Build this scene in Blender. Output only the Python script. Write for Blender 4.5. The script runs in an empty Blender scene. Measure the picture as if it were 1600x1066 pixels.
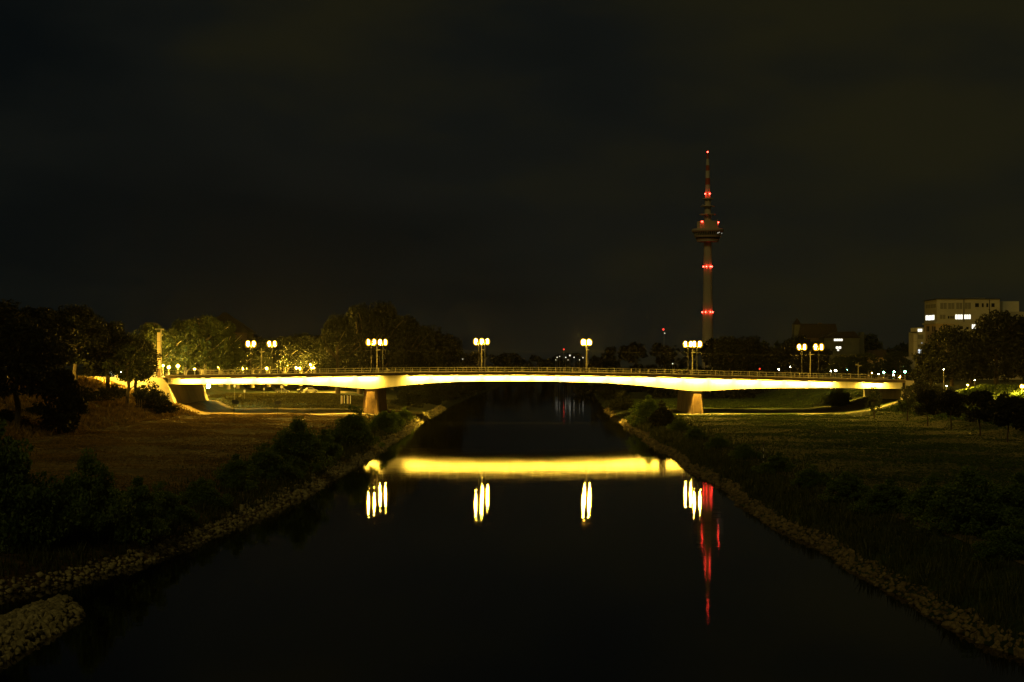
import bpy, math, random
import numpy as np
from mathutils import Vector, Matrix
R = math.radians
SC = bpy.context.scene
COL = SC.collection
F = 2834.0          # focal length in photo pixels
CAMH = 12.0         # camera height above the river
HOR = 573.0         # horizon row in the photo

# ---------------------------------------------------------------- camera
cd = bpy.data.cameras.new("camera")
cam = bpy.data.objects.new("camera", cd); COL.objects.link(cam)
cam.location = (0, 0, CAMH); cam.rotation_euler = (R(90), 0, 0)
cd.sensor_width = 36; cd.lens = 36 * F / 1600
cd.shift_y = (HOR - 533) / 1600
cd.clip_start = 0.5; cd.clip_end = 9000
SC.camera = cam

# ---------------------------------------------------------------- world: night sky with city glow
w = bpy.data.worlds.new("World"); SC.world = w; w.use_nodes = True
nt = w.node_tree; nt.nodes.clear()
def N(nt, t, **k):
    n = nt.nodes.new(t)
    for a, b in k.items(): setattr(n, a, b)
    return n
out = N(nt, 'ShaderNodeOutputWorld'); bg = N(nt, 'ShaderNodeBackground')
sky = N(nt, 'ShaderNodeTexSky', sky_type='NISHITA'); sky.sun_disc = False
sky.sun_elevation = R(35); sky.sun_rotation = R(200)
sk = N(nt, 'ShaderNodeVectorMath', operation='SCALE'); sk.inputs['Scale'].default_value = 0.0002
nt.links.new(sky.outputs[0], sk.inputs[0])
tc = N(nt, 'ShaderNodeTexCoord'); mp = N(nt, 'ShaderNodeMapping'); mp.inputs['Scale'].default_value = (3.0, 1.5, 9.0); mp.inputs['Location'].default_value = (3.1, .4, 1.7)
no = N(nt, 'ShaderNodeTexNoise'); no.inputs['Scale'].default_value = 1.5; no.inputs['Detail'].default_value = 6; no.inputs['Roughness'].default_value = .5
nt.links.new(tc.outputs['Generated'], mp.inputs[0]); nt.links.new(mp.outputs[0], no.inputs['Vector'])
dt = N(nt, 'ShaderNodeVectorMath', operation='DOT_PRODUCT'); dt.inputs[1].default_value = (.55, 0, 1.1); nt.links.new(tc.outputs['Generated'], dt.inputs[0])
fa = N(nt, 'ShaderNodeMath', operation='ADD'); nt.links.new(no.outputs['Fac'], fa.inputs[0]); nt.links.new(dt.outputs['Value'], fa.inputs[1])
cr = N(nt, 'ShaderNodeValToRGB'); cr.color_ramp.elements[0].position = .40; cr.color_ramp.elements[0].color = (.0016, .0025, .0025, 1)
cr.color_ramp.elements[1].position = .84; cr.color_ramp.elements[1].color = (.0105, .0094, .0030, 1)
em_ = cr.color_ramp.elements.new(.62); em_.color = (.0044, .0052, .0040, 1)
nt.links.new(fa.outputs[0], cr.inputs[0])
ad = N(nt, 'ShaderNodeVectorMath', operation='ADD'); nt.links.new(sk.outputs[0], ad.inputs[0]); nt.links.new(cr.outputs[0], ad.inputs[1])
nt.links.new(ad.outputs[0], bg.inputs[0]); bg.inputs[1].default_value = 1.0
nt.links.new(bg.outputs[0], out.inputs[0])

# one very faint warm directional light: the glow of the city behind the camera
sd = bpy.data.lights.new("night_glow", 'SUN'); sd.energy = 0.21; sd.angle = R(12); sd.color = (1.0, .76, .22)
so = bpy.data.objects.new("night_glow", sd); COL.objects.link(so)
so.rotation_euler = (R(55), 0, R(-20))

vs = SC.view_settings; vs.view_transform = 'Standard'; vs.look = 'None'; vs.exposure = 0; vs.gamma = 1
SC.cycles.use_denoising = True
SC.cycles.filter_width = 1.5
SC.cycles.sample_clamp_indirect = 25
SC.cycles.max_bounces = 6; SC.cycles.diffuse_bounces = 2; SC.cycles.glossy_bounces = 3
SC.cycles.volume_bounces = 0; SC.cycles.transparent_max_bounces = 8
SC.cycles.caustics_reflective = False; SC.cycles.caustics_refractive = False

# ---------------------------------------------------------------- helpers
def gx(px, Y): return (px - 800) / F * Y
def gz(py, Y): return CAMH - (py - HOR) * Y / F
rnd = random.Random(7)

def mat(name, col, rough=.9, col2=None, scale=1.0, detail=4, bump=0, bscale=None, stretch=(1, 1, 1), metallic=0, rng=(.35, .65), col3=None, scale3=.05):
    m = bpy.data.materials.new(name); m.use_nodes = True; t = m.node_tree
    b = t.nodes['Principled BSDF']; b.inputs['Roughness'].default_value = rough; b.inputs['Metallic'].default_value = metallic
    b.inputs['Base Color'].default_value = (*col, 1)
    if col2 or bump:
        tc = N(t, 'ShaderNodeTexCoord'); mp = N(t, 'ShaderNodeMapping'); mp.inputs['Scale'].default_value = stretch
        t.links.new(tc.outputs['Object'], mp.inputs[0])
    if col2:
        n = N(t, 'ShaderNodeTexNoise'); n.inputs['Scale'].default_value = scale; n.inputs['Detail'].default_value = detail; n.inputs['Roughness'].default_value = .62
        t.links.new(mp.outputs[0], n.inputs['Vector'])
        c = N(t, 'ShaderNodeValToRGB'); c.color_ramp.elements[0].position = rng[0]; c.color_ramp.elements[1].position = rng[1]
        c.color_ramp.elements[0].color = (*col, 1); c.color_ramp.elements[1].color = (*col2, 1)
        t.links.new(n.outputs['Fac'], c.inputs[0]); last = c.outputs[0]
        if col3:
            n3 = N(t, 'ShaderNodeTexNoise'); n3.inputs['Scale'].default_value = scale3; n3.inputs['Detail'].default_value = 5
            t.links.new(mp.outputs[0], n3.inputs['Vector'])
            r3 = N(t, 'ShaderNodeMapRange'); r3.inputs[1].default_value = .45; r3.inputs[2].default_value = .6
            t.links.new(n3.outputs['Fac'], r3.inputs[0])
            mx = N(t, 'ShaderNodeMixRGB'); mx.inputs[2].default_value = (*col3, 1)
            t.links.new(r3.outputs[0], mx.inputs[0]); t.links.new(last, mx.inputs[1]); last = mx.outputs[0]
        t.links.new(last, b.inputs['Base Color'])
    if bump:
        n2 = N(t, 'ShaderNodeTexNoise'); n2.inputs['Scale'].default_value = bscale or scale; n2.inputs['Detail'].default_value = 6
        t.links.new(mp.outputs[0], n2.inputs['Vector'])
        bp = N(t, 'ShaderNodeBump'); bp.inputs['Strength'].default_value = 1; bp.inputs['Distance'].default_value = bump
        t.links.new(n2.outputs['Fac'], bp.inputs['Height']); t.links.new(bp.outputs[0], b.inputs['Normal'])
    return m

def emit(name, col, s):
    m = bpy.data.materials.new(name); m.use_nodes = True; t = m.node_tree; t.nodes.clear()
    o = N(t, 'ShaderNodeOutputMaterial'); e = N(t, 'ShaderNodeEmission'); e.inputs[0].default_value = (*col, 1); e.inputs[1].default_value = s
    t.links.new(e.outputs[0], o.inputs[0])
    m.cycles.emission_sampling = 'FRONT'
    return m

def leafmat(name, a, b, sc=.6, tl=.3):
    m = bpy.data.materials.new(name); m.use_nodes = True; t = m.node_tree
    p = t.nodes['Principled BSDF']; p.inputs['Roughness'].default_value = .65
    n = N(t, 'ShaderNodeTexNoise'); n.inputs['Scale'].default_value = sc; n.inputs['Detail'].default_value = 3
    g = N(t, 'ShaderNodeNewGeometry'); tc = N(t, 'ShaderNodeTexCoord')
    t.links.new(tc.outputs['Object'], n.inputs['Vector'])
    ax = N(t, 'ShaderNodeMath', operation='MULTIPLY_ADD'); ax.inputs[1].default_value = .45; t.links.new(g.outputs['Random Per Island'], ax.inputs[0]); t.links.new(n.outputs['Fac'], ax.inputs[2])
    c = N(t, 'ShaderNodeValToRGB'); c.color_ramp.elements[0].position = .4; c.color_ramp.elements[1].position = 1.0
    c.color_ramp.elements[0].color = (*a, 1); c.color_ramp.elements[1].color = (*b, 1)
    t.links.new(ax.outputs[0], c.inputs[0]); t.links.new(c.outputs[0], p.inputs['Base Color'])
    tr = N(t, 'ShaderNodeBsdfTranslucent'); t.links.new(c.outputs[0], tr.inputs[0])
    mx = N(t, 'ShaderNodeMixShader'); mx.inputs[0].default_value = tl
    t.links.new(p.outputs[0], mx.inputs[1]); t.links.new(tr.outputs[0], mx.inputs[2])
    t.links.new(mx.outputs[0], t.nodes['Material Output'].inputs[0])
    return m

M = dict(
    grass=mat('grass', (.050, .042, .012), col2=(.19, .14, .05), scale=.16, detail=12, bump=.25, bscale=1.3, stretch=(.6, 1.1, 1), col3=(.055, .070, .014), scale3=.018),
    path=mat('path_asphalt', (.20, .17, .12), col2=(.28, .24, .17), scale=.8, bump=.01, bscale=6),
    concrete=mat('concrete', (.30, .27, .22), col2=(.44, .40, .33), scale=.35, detail=8, bump=.02, bscale=3, stretch=(1, 1, .35)),
    fascia=mat('painted_concrete', (.50, .47, .40), col2=(.60, .57, .50), scale=1.2, detail=6, stretch=(1, 1, .12)),
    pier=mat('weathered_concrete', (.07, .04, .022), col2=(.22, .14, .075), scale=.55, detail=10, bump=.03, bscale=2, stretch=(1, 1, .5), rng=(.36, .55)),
    asphalt=mat('asphalt', (.10, .10, .095), col2=(.15, .145, .135), scale=2),
    metal=mat('galvanised_metal', (.32, .31, .28), .5, metallic=.3),
    mast=mat('mast_metal', (.09, .085, .07), .6),
    darkmetal=mat('dark_metal', (.03, .03, .03), .55),
    rail=mat('pale_railing_metal', (.30, .29, .25), .5, metallic=.1),
    rock=mat('riprap_stone', (.13, .115, .058), col2=(.44, .39, .22), scale=1.3, bump=.03, bscale=6),
    rockbrown=mat('brown_riprap_stone', (.08, .06, .028), col2=(.28, .215, .105), scale=1.3, bump=.03, bscale=6),
    bark=mat('bark', (.05, .038, .025), col2=(.09, .07, .05), scale=3, bump=.03, stretch=(1, 1, .3)),
    palebark=mat('plane_tree_bark', (.22, .20, .14), col2=(.40, .36, .26), scale=2.5, bump=.02),
    wood=mat('pale_timber', (.30, .22, .12), col2=(.38, .29, .17), scale=4),
    render_=mat('pale_render', (.36, .35, .28), col2=(.44, .43, .34), scale=.3),
    panel=mat('facade_panel', (.60, .58, .46), col2=(.66, .64, .52), scale=.4),
    sand=mat('warm_render', (.55, .43, .27), col2=(.62, .48, .31), scale=.3),
    dimwall=mat('dim_wall', (.10, .11, .08), col2=(.15, .155, .115), scale=.3),
    brick=mat('dark_brick', (.10, .07, .05), col2=(.15, .10, .07), scale=1.2),
    roof=mat('roof_tiles', (.022, .018, .015), col2=(.040, .030, .024), scale=2, bump=.03),
    glassdark=mat('window_glass', (.015, .017, .018), .12),
    blind=mat('window_blind', (.19, .19, .15), .8),
    tower=mat('tower_concrete', (.50, .44, .33), col2=(.60, .53, .40), scale=.05, stretch=(1, 1, .3)),
    towerdark=mat('tower_dark', (.03, .03, .03), .4),
    red=mat('antenna_red', (.42, .10, .03)), white=mat('antenna_white', (.60, .58, .50)),
    carwhite=mat('car_paint_white', (.70, .70, .68), .3), cardark=mat('car_paint_dark', (.03, .035, .04), .3),
    cargrey=mat('car_paint_grey', (.25, .25, .26), .3), tyre=mat('tyre', (.02, .02, .02), .9),
    signgrey=mat('sign_back', (.10, .10, .09), .6), signwhite=mat('sign_white', (.75, .75, .72), .5),
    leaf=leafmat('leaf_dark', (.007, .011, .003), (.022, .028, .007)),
    leafmid=leafmat('leaf_mid', (.016, .032, .006), (.060, .075, .016)),
    leafbush=leafmat('leaf_willow', (.05, .12, .018), (.20, .29, .065), 1.2, .5),
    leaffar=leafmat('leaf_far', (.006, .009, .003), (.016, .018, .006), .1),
    reed=leafmat('bank_grass', (.022, .036, .006), (.070, .082, .018), .4),
    sodium=emit('sodium_lamp', (1.0, .56, .045), 3300),
    flood=emit('floodlight', (1.0, .60, .055), 1050),
    sodfar=emit('sodium_lamp_far', (1.0, .57, .05), 22000),
    whitelamp=emit('white_lamp', (1.0, .95, .75), 60),
    greenlamp=emit('green_white_lamp', (.25, 1.0, .62), 70),
    farlamp=emit('far_white_lamp', (1.0, .95, .75), .9),
    underlamp=emit('underpass_lamp', (.16, 1.0, .60), 700),
    redlamp=emit('red_obstruction_lamp', (1.0, .035, .02), 34),
    reddim=emit('red_signal_lamp', (1.0, .05, .03), 2.5),
    windowlit=emit('lit_window', (1.0, .97, .80), 1.6),
    windowcool=emit('lit_window_cool', (.85, .95, 1.0), 1.1),
    windowdim=emit('lit_window_dim', (.9, .95, 1.0), .35),
    adbox=emit('advert_light_box', (1.0, .95, .72), 3),
)

def halo_mat(name, col, s, f=.2):
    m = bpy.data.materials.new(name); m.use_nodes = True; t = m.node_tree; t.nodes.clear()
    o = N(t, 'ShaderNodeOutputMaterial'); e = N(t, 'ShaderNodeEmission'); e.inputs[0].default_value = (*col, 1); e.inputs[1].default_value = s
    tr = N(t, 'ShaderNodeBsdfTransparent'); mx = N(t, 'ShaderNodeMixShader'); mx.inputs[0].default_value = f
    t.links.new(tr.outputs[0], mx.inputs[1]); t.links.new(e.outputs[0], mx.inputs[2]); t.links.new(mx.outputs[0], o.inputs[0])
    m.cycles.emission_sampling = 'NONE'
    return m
M['globe'] = halo_mat('halo_shell', (1.0, .52, .03), 3.2)  # glowing see-through amber shell, added to stand in for the lamps' bloom

def tag(o, label=None, cat=None, group=None, kind=None):
    if label: o['label'] = label
    if cat: o['category'] = cat
    if group: o['group'] = group
    if kind: o['kind'] = kind
    return o

def empty(name, loc, label, cat, group=None, rz=0, scale=None):
    o = bpy.data.objects.new(name, None); COL.objects.link(o); o.location = loc; o.rotation_euler = (0, 0, rz)
    if scale: o.scale = scale
    return tag(o, label, cat, group)

def link(name, mesh, parent=None):
    o = bpy.data.objects.new(name, mesh); COL.objects.link(o)
    if parent: o.parent = parent
    return o

def mesh_np(name, V, Fc, m, smooth=False):
    """V (n,3), Fc (m,k) equal sized faces"""
    me = bpy.data.meshes.new(name); V = np.asarray(V, dtype=np.float32); Fc = np.asarray(Fc, dtype=np.int32)
    k = Fc.shape[1]
    me.vertices.add(len(V)); me.vertices.foreach_set('co', V.ravel())
    me.loops.add(Fc.size); me.loops.foreach_set('vertex_index', Fc.ravel())
    me.polygons.add(len(Fc)); me.polygons.foreach_set('loop_start', np.arange(0, Fc.size, k, dtype=np.int32))
    me.polygons.foreach_set('loop_total', np.full(len(Fc), k, dtype=np.int32))
    if smooth: me.polygons.foreach_set('use_smooth', np.ones(len(Fc), dtype=bool))
    me.update(calc_edges=True); me.materials.append(m)
    return me

class MB:
    def __init__(s): s.v = []; s.f = []; s.mi = []; s.cur = 0
    def add(s, vs, fs):
        b = len(s.v); s.v += [tuple(v) for v in vs]
        for f in fs: s.f.append([b + i for i in f]); s.mi.append(s.cur)
        return s
    def box(s, x0, x1, y0, y1, z0, z1):
        return s.add([(x0, y0, z0), (x1, y0, z0), (x1, y1, z0), (x0, y1, z0), (x0, y0, z1), (x1, y0, z1), (x1, y1, z1), (x0, y1, z1)],
                     [(0, 3, 2, 1), (4, 5, 6, 7), (0, 1, 5, 4), (1, 2, 6, 5), (2, 3, 7, 6), (3, 0, 4, 7)])
    def cyl(s, p, q, r0, r1=None, n=8, caps=True):
        p = Vector(p); q = Vector(q); r1 = r0 if r1 is None else r1
        d = (q - p).normalized(); a = d.orthogonal().normalized(); b = d.cross(a)
        vs = []
        for i in range(n):
            t = 2 * math.pi * i / n; o = a * math.cos(t) + b * math.sin(t)
            vs.append(p + o * r0); vs.append(q + o * r1)
        fs = [(2 * i, 2 * ((i + 1) % n), 2 * ((i + 1) % n) + 1, 2 * i + 1) for i in range(n)]
        if caps: fs += [tuple(2 * i for i in reversed(range(n))), tuple(2 * i + 1 for i in range(n))]
        return s.add(vs, fs)
    def lathe(s, prof, n=24, c=(0, 0, 0)):
        vs = []; fs = []
        for r, z in prof:
            for i in range(n):
                t = 2 * math.pi * i / n; vs.append((c[0] + r * math.cos(t), c[1] + r * math.sin(t), c[2] + z))
        for k in range(len(prof) - 1):
            for i in range(n):
                j = (i + 1) % n; fs.append((k * n + i, k * n + j, (k + 1) * n + j, (k + 1) * n + i))
        fs.append(tuple(reversed(range(n)))); fs.append(tuple(range((len(prof) - 1) * n, len(prof) * n)))
        return s.add(vs, fs)
    def mesh(s, name, mats, smooth=False, origin=None):
        me = bpy.data.meshes.new(name)
        v = s.v if origin is None else [(a[0] - origin[0], a[1] - origin[1], a[2] - origin[2]) for a in s.v]
        me.from_pydata(v, [], s.f)
        for m in (mats if isinstance(mats, (list, tuple)) else [mats]): me.materials.append(m)
        me.polygons.foreach_set('material_index', s.mi)
        if smooth: me.polygons.foreach_set('use_smooth', [True] * len(me.polygons))
        me.update(); return me
    def build(s, name, mats, parent=None, smooth=False, world=False):
        """world=True: the coordinates are world ones; the parent may only be translated"""
        org = None
        if world and parent:
            org = Vector((0, 0, 0)); p = parent
            while p: org += p.location; p = p.parent
        return link(name, s.mesh(name, mats, smooth, org), parent)

# ---------------------------------------------------------------- terrain
EL = np.array([(0, -36), (60, -31.5), (80, -29.3), (95, -27), (102, -24.4), (112, -22.4), (125, -21.0), (160, -19.5), (228, -18.6), (415, -19.8), (531, -18.7), (800, -15), (1259, -2), (1700, 40), (2200, 130), (3500, 500), (4500, 800)])
ER = np.array([(0, 21.8), (75, 21.2), (98, 20), (127, 19.8), (204, 20.8), (415, 23.4), (630, 30), (900, 40), (1417, 58), (1700, 88), (2200, 185), (3500, 565), (4500, 870)])
def wob(y): y = np.asarray(y, float); return .38 * np.sin(y * .083) + .22 * np.sin(y * .21 + 2) + .12 * np.sin(y * .57)
def eL(y): return np.interp(y, EL[:, 0], EL[:, 1]) + wob(y) * .6
def eR(y): return np.interp(y, ER[:, 0], ER[:, 1]) + wob(np.asarray(y) * 1.13 + 40)
BD = [-4, -.4, 0, 1.6, 3.0, 6, 12, 30]; BZ = [-2, -.35, -.02, .95, 1.15, 1.55, 1.9, 2.0]
def sst(a, b, x):
    t = np.clip((x - a) / (b - a), 0, 1); return t * t * (3 - 2 * t)
def tz(x, y):
    x = np.asarray(x, float); y = np.asarray(y, float)
    dl = eL(y) - x; dr = x - eR(y)
    d = np.maximum(dl, dr); z = np.interp(d, BD, BZ)
    u = np.where(y > 650, dl + 19, -x)      # the banks follow the river far away
    emb = np.interp(u - 14 * sst(440, 495, y) * (x < 0), [64, 67, 70.5, 74.5, 86, 90], [0, .25, 1.9, 2.1, 7.3, 7.5])
    rise = 1.9 * sst(430, 520, y) * sst(34, 58, u)
    zl = np.minimum(z + np.maximum(emb, rise * (u > 0)), 9.5)
    u2 = np.where(y > 650, dr + 30, x)
    emb2 = np.interp(u2, [70, 76, 84, 96, 100], [0, .8, 3.0, 5.6, 5.8])
    zr = z + emb2
    zz = np.where(dl > 0, zl, np.where(dr > 0, zr, z))
    nz = (np.sin(x * .31 + y * .13) + np.sin(x * .17 - y * .21 + 1.3) + .6 * np.sin(x * .73 + y * .47)) * .05
    zz = zz + nz * np.clip((d - 3) / 5, 0, 1)
    # low ridges left by the mower and floods on the left meadow
    zz += .10 * np.sin((x + .25 * y) * .42) * np.clip((dl - 8) / 8, 0, 1) * (u < 64)
    return zz
def tzf(x, y): return float(tz(x, y))
rows = np.concatenate([np.arange(20, 130, 1.5), np.arange(130, 470, 3), np.arange(470, 900, 10), np.arange(900, 4500, 60)])
offs = np.concatenate([np.array([0, .4, .8, 1.2, 1.6, 2.3, 3, 4, 5, 6, 8, 10]), np.arange(12, 110, 1.6), np.array([112, 120, 140, 170, 220, 300, 420, 600, 900, 1300, 1900])])
V = []; ncol = 0
for y in rows:
    L = eL(y) - offs[::-1]; Rr = eR(y) + offs
    xs = np.concatenate([L, np.linspace(eL(y) + .4, eR(y) - .4, 8), Rr]); ncol = len(xs)
    V.append(np.stack([xs, np.full(ncol, y), tz(xs, np.full(ncol, y))], 1))
V = np.concatenate(V); nr = len(rows)
idx = np.arange(nr * ncol).reshape(nr, ncol)
Fc = np.stack([idx[:-1, :-1], idx[:-1, 1:], idx[1:, 1:], idx[1:, :-1]], -1).reshape(-1, 4)
def grass_mat():
    m = bpy.data.materials.new('meadow_grass'); m.use_nodes = True; t = m.node_tree; p = t.nodes['Principled BSDF']; p.inputs['Roughness'].default_value = .95
    tc = N(t, 'ShaderNodeTexCoord'); L = t.links.new
    def noise(scale, detail, st=(1, 1, 1), rough=.6):
        mp = N(t, 'ShaderNodeMapping'); mp.inputs['Scale'].default_value = st; L(tc.outputs['Object'], mp.inputs[0])
        n = N(t, 'ShaderNodeTexNoise'); n.inputs['Scale'].default_value = scale; n.inputs['Detail'].default_value = detail; n.inputs['Roughness'].default_value = rough
        L(mp.outputs[0], n.inputs['Vector']); return n.outputs['Fac']
    def ramp(f, a, b, c0, c1):
        r_ = N(t, 'ShaderNodeValToRGB'); r_.color_ramp.elements[0].position = a; r_.color_ramp.elements[1].position = b
        r_.color_ramp.elements[0].color = (*c0, 1); r_.color_ramp.elements[1].color = (*c1, 1); L(f, r_.inputs[0]); return r_.outputs[0]
    def mix(f, a, b, mode='MIX'):
        x = N(t, 'ShaderNodeMixRGB', blend_type=mode)
        if isinstance(f, float): x.inputs[0].default_value = f
        else: L(f, x.inputs[0])
        L(a, x.inputs[1]); L(b, x.inputs[2]); return x.outputs[0]
    big = noise(.045, 6, (.7, 1, 1)); mid = noise(.35, 8, (.5, 1, 1)); fine = noise(2.2, 6)
    dry = mix(ramp(big, .42, .58, (0,) * 3, (1,) * 3), ramp(mid, .4, .6, (.034, .020, .006), (.125, .076, .022)), ramp(mid, .4, .6, (.055, .036, .010), (.165, .105, .033)))
    grn = mix(ramp(big, .45, .6, (0,) * 3, (1,) * 3), ramp(mid, .4, .6, (.008, .024, .003), (.028, .056, .008)), ramp(mid, .4, .6, (.018, .024, .004), (.048, .056, .011)))
    sx = N(t, 'ShaderNodeSeparateXYZ'); L(tc.outputs['Object'], sx.inputs[0])
    def rng(sock, a, b):
        q = N(t, 'ShaderNodeMapRange'); q.inputs[1].default_value = a; q.inputs[2].default_value = b; L(sock, q.inputs[0]); return q.outputs[0]
    side = rng(sx.outputs[0], -4, 4); c = mix(side, dry, grn)
    far_ = rng(sx.outputs[1], 425, 445); c = mix(far_, c, grn)
    c = mix(.55, c, ramp(fine, .35, .65, (.35,) * 3, (1.5,) * 3), 'MULTIPLY')
    L(c, p.inputs['Base Color'])
    ad = N(t, 'ShaderNodeMath', operation='ADD'); L(mid, ad.inputs[0]); L(fine, ad.inputs[1])
    bp = N(t, 'ShaderNodeBump'); bp.inputs['Strength'].default_value = 1; bp.inputs['Distance'].default_value = .22; L(ad.outputs[0], bp.inputs['Height']); L(bp.outputs[0], p.inputs['Normal'])
    return m
M['grass'] = grass_mat()
g = link('ground', mesh_np('ground', V, Fc, M['grass'], True)); tag(g, kind='structure')

# water: one flat sheet, very slightly rippled
def water_mat():
    m = bpy.data.materials.new('river_water'); m.use_nodes = True; t = m.node_tree; t.nodes.clear()
    o = N(t, 'ShaderNodeOutputMaterial'); gl = N(t, 'ShaderNodeBsdfAnisotropic', distribution='BECKMANN')
    df = N(t, 'ShaderNodeBsdfDiffuse'); df.inputs[0].default_value = (.004, .004, .003, 1)
    fr = N(t, 'ShaderNodeFresnel'); fr.inputs[0].default_value = 1.27
    tc = N(t, 'ShaderNodeTexCoord'); mp = N(t, 'ShaderNodeMapping'); mp.inputs['Scale'].default_value = (.35, .8, 1)
    t.links.new(tc.outputs['Object'], mp.inputs[0])
    n = N(t, 'ShaderNodeTexNoise'); n.inputs['Scale'].default_value = .22; n.inputs['Detail'].default_value = 4
    t.links.new(mp.outputs[0], n.inputs['Vector'])
    mr = N(t, 'ShaderNodeMapRange'); mr.inputs[1].default_value = .35; mr.inputs[2].default_value = .7; mr.inputs[3].default_value = WR[0]; mr.inputs[4].default_value = WR[1]
    t.links.new(n.outputs['Fac'], mr.inputs[0]); t.links.new(mr.outputs[0], gl.inputs['Roughness'])
    n2 = N(t, 'ShaderNodeTexNoise'); n2.inputs['Scale'].default_value = .9; n2.inputs['Detail'].default_value = 5
    t.links.new(mp.outputs[0], n2.inputs['Vector'])
    bp = N(t, 'ShaderNodeBump'); bp.inputs['Strength'].default_value = 1; bp.inputs['Distance'].default_value = WB
    t.links.new(n2.outputs['Fac'], bp.inputs['Height'])
    mp3 = N(t, 'ShaderNodeMapping'); mp3.inputs['Scale'].default_value = (.16, .06, 1); t.links.new(tc.outputs['Object'], mp3.inputs[0])
    n3 = N(t, 'ShaderNodeTexNoise'); n3.inputs['Scale'].default_value = 1.0; n3.inputs['Detail'].default_value = 4; t.links.new(mp3.outputs[0], n3.inputs['Vector'])
    bp3 = N(t, 'ShaderNodeBump'); bp3.inputs['Strength'].default_value = 1; bp3.inputs['Distance'].default_value = .011
    t.links.new(n3.outputs['Fac'], bp3.inputs['Height']); t.links.new(bp.outputs[0], bp3.inputs['Normal']); bp = bp3
    for q in (gl.inputs['Normal'], fr.inputs['Normal']): t.links.new(bp.outputs[0], q)
    mx = N(t, 'ShaderNodeMixShader'); t.links.new(fr.outputs[0], mx.inputs[0]); t.links.new(df.outputs[0], mx.inputs[1]); t.links.new(gl.outputs[0], mx.inputs[2])
    t.links.new(mx.outputs[0], o.inputs[0]); return m
WR = (.036, .054); WB = .005
wr = np.concatenate([np.arange(20, 700, 20), np.arange(700, 4500, 100)])
V = []
for y in wr: V += [(eL(y) - 1.2, y, 0), (eR(y) + 1.2, y, 0)]
wt = link('water', mesh_np('water', V, [(2 * i, 2 * i + 1, 2 * i + 3, 2 * i + 2) for i in range(len(wr) - 1)], water_mat())); tag(wt, kind='structure')

# paths laid on the ground
def strip(name, pts, width, m, lift=.03, seg=2.0):
    P = []
    for (a, b) in zip(pts[:-1], pts[1:]):
        L = math.dist(a, b); k = max(1, int(L / seg))
        for i in range(k): P.append((a[0] + (b[0] - a[0]) * i / k, a[1] + (b[1] - a[1]) * i / k))
    P.append(pts[-1]); V = []; k = 5
    for i, p in enumerate(P):
        q0 = P[max(0, i - 1)]; q1 = P[min(len(P) - 1, i + 1)]
        dx, dy = q1[0] - q0[0], q1[1] - q0[1]; l = math.hypot(dx, dy); nx, ny = -dy / l, dx / l
        for j in range(k):
            t = (j / (k - 1) - .5) * width; x, y = p[0] + nx * t, p[1] + ny * t
            V.append((x, y, tzf(x, y) + lift))
    Fc = [(i * k + j, i * k + j + 1, (i + 1) * k + j + 1, (i + 1) * k + j) for i in range(len(P) - 1) for j in range(k - 1)]
    return tag(link(name, mesh_np(name, V, Fc, m, True)), kind='structure')
strip('footpath', [(-72.5, 230), (-72.5, 300), (-72, 340), (-71, 375)], 1.6, M['path'])
strip('cycle_path', [(-73.5, 384.5), (-69, 383), (-63, 381), (-58, 381.5), (-40, 384.5), (-24, 386)], 4.5, M['path'])
strip('cycle_path', [(31, 384), (44, 384), (66, 383), (74, 383.5), (82.5, 386)], 2.8, M['path'])
strip('meadow_path', [(27.5, 90), (26.8, 190), (26.6, 290), (29, 360), (34, 400), (44, 520)], 1.4, mat('worn_path', (.17, .13, .07), col2=(.12, .10, .04), scale=.5), .04)
strip('road', [(-86, 505), (-74, 535), (-60, 562), (-50, 600)], 7, M['path'], .05)
strip('embankment_road', [(-92, 200), (-92, 340), (-92, 380)], 7, M['asphalt'], .05)

# ---------------------------------------------------------------- bridge
YN, YF = 388.0, 430.0
def pxs(a): return [(p - 800) / F * YN for p in a]
tp = np.polyfit(pxs([262, 300, 586, 700, 800, 900, 1085, 1400]), [gz(y, YN) for y in (587.4, 587, 583.6, 582.4, 582.3, 583.2, 586.8, 594.3)], 4)
def ztop(x): return float(np.polyval(tp, x))
FX = pxs([262, 350, 430, 475, 520, 570, 588, 650, 700, 750, 860, 950, 1000, 1050, 1078, 1100, 1150, 1200, 1250, 1300, 1410])
FH = [v / 7.3 for v in (9.3, 9.6, 10.5, 12, 15.5, 20.2, 20.2, 14, 11, 9.8, 9.6, 11, 14, 18, 20.5, 20.5, 16, 13, 11.4, 10, 9.5)]
CORN = .50
def zbot(x): return ztop(x) - CORN - float(np.interp(x, FX, FH))
XL, XR = gx(262, YN), gx(1410, YN)
bridge = empty('road_bridge', (5, 409, 1.8), 'long low concrete girder bridge over the river with its face floodlit yellow', 'bridge')
def loft(rings, n):
    V = []; Fc = []
    for r in rings: V += r
    for k in range(len(rings) - 1):
        for i in range(n):
            j = (i + 1) % n; Fc.append((k * n + i, (k + 1) * n + i, (k + 1) * n + j, k * n + j))
    Fc.append(tuple(range(n))); Fc.append(tuple(reversed(range((len(rings) - 1) * n, len(rings) * n))))
    return V, Fc
xs = np.linspace(XL, XR, 120)
V, Fc = loft([[(x, YN, ztop(x) - CORN), (x, YF, ztop(x) - CORN), (x, YF, zbot(x)), (x, YN, zbot(x))] for x in xs], 4)
MB().add(V, Fc).build('girder', M['fascia'], bridge, world=True)
xs = np.linspace(XL - .5, XR + .5, 120)
V, Fc = loft([[(x, YN - .85, ztop(x)), (x, YF + .85, ztop(x)), (x, YF + .85, ztop(x) - CORN + .003), (x, YN - .85, ztop(x) - CORN + .003)] for x in xs], 4)
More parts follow.
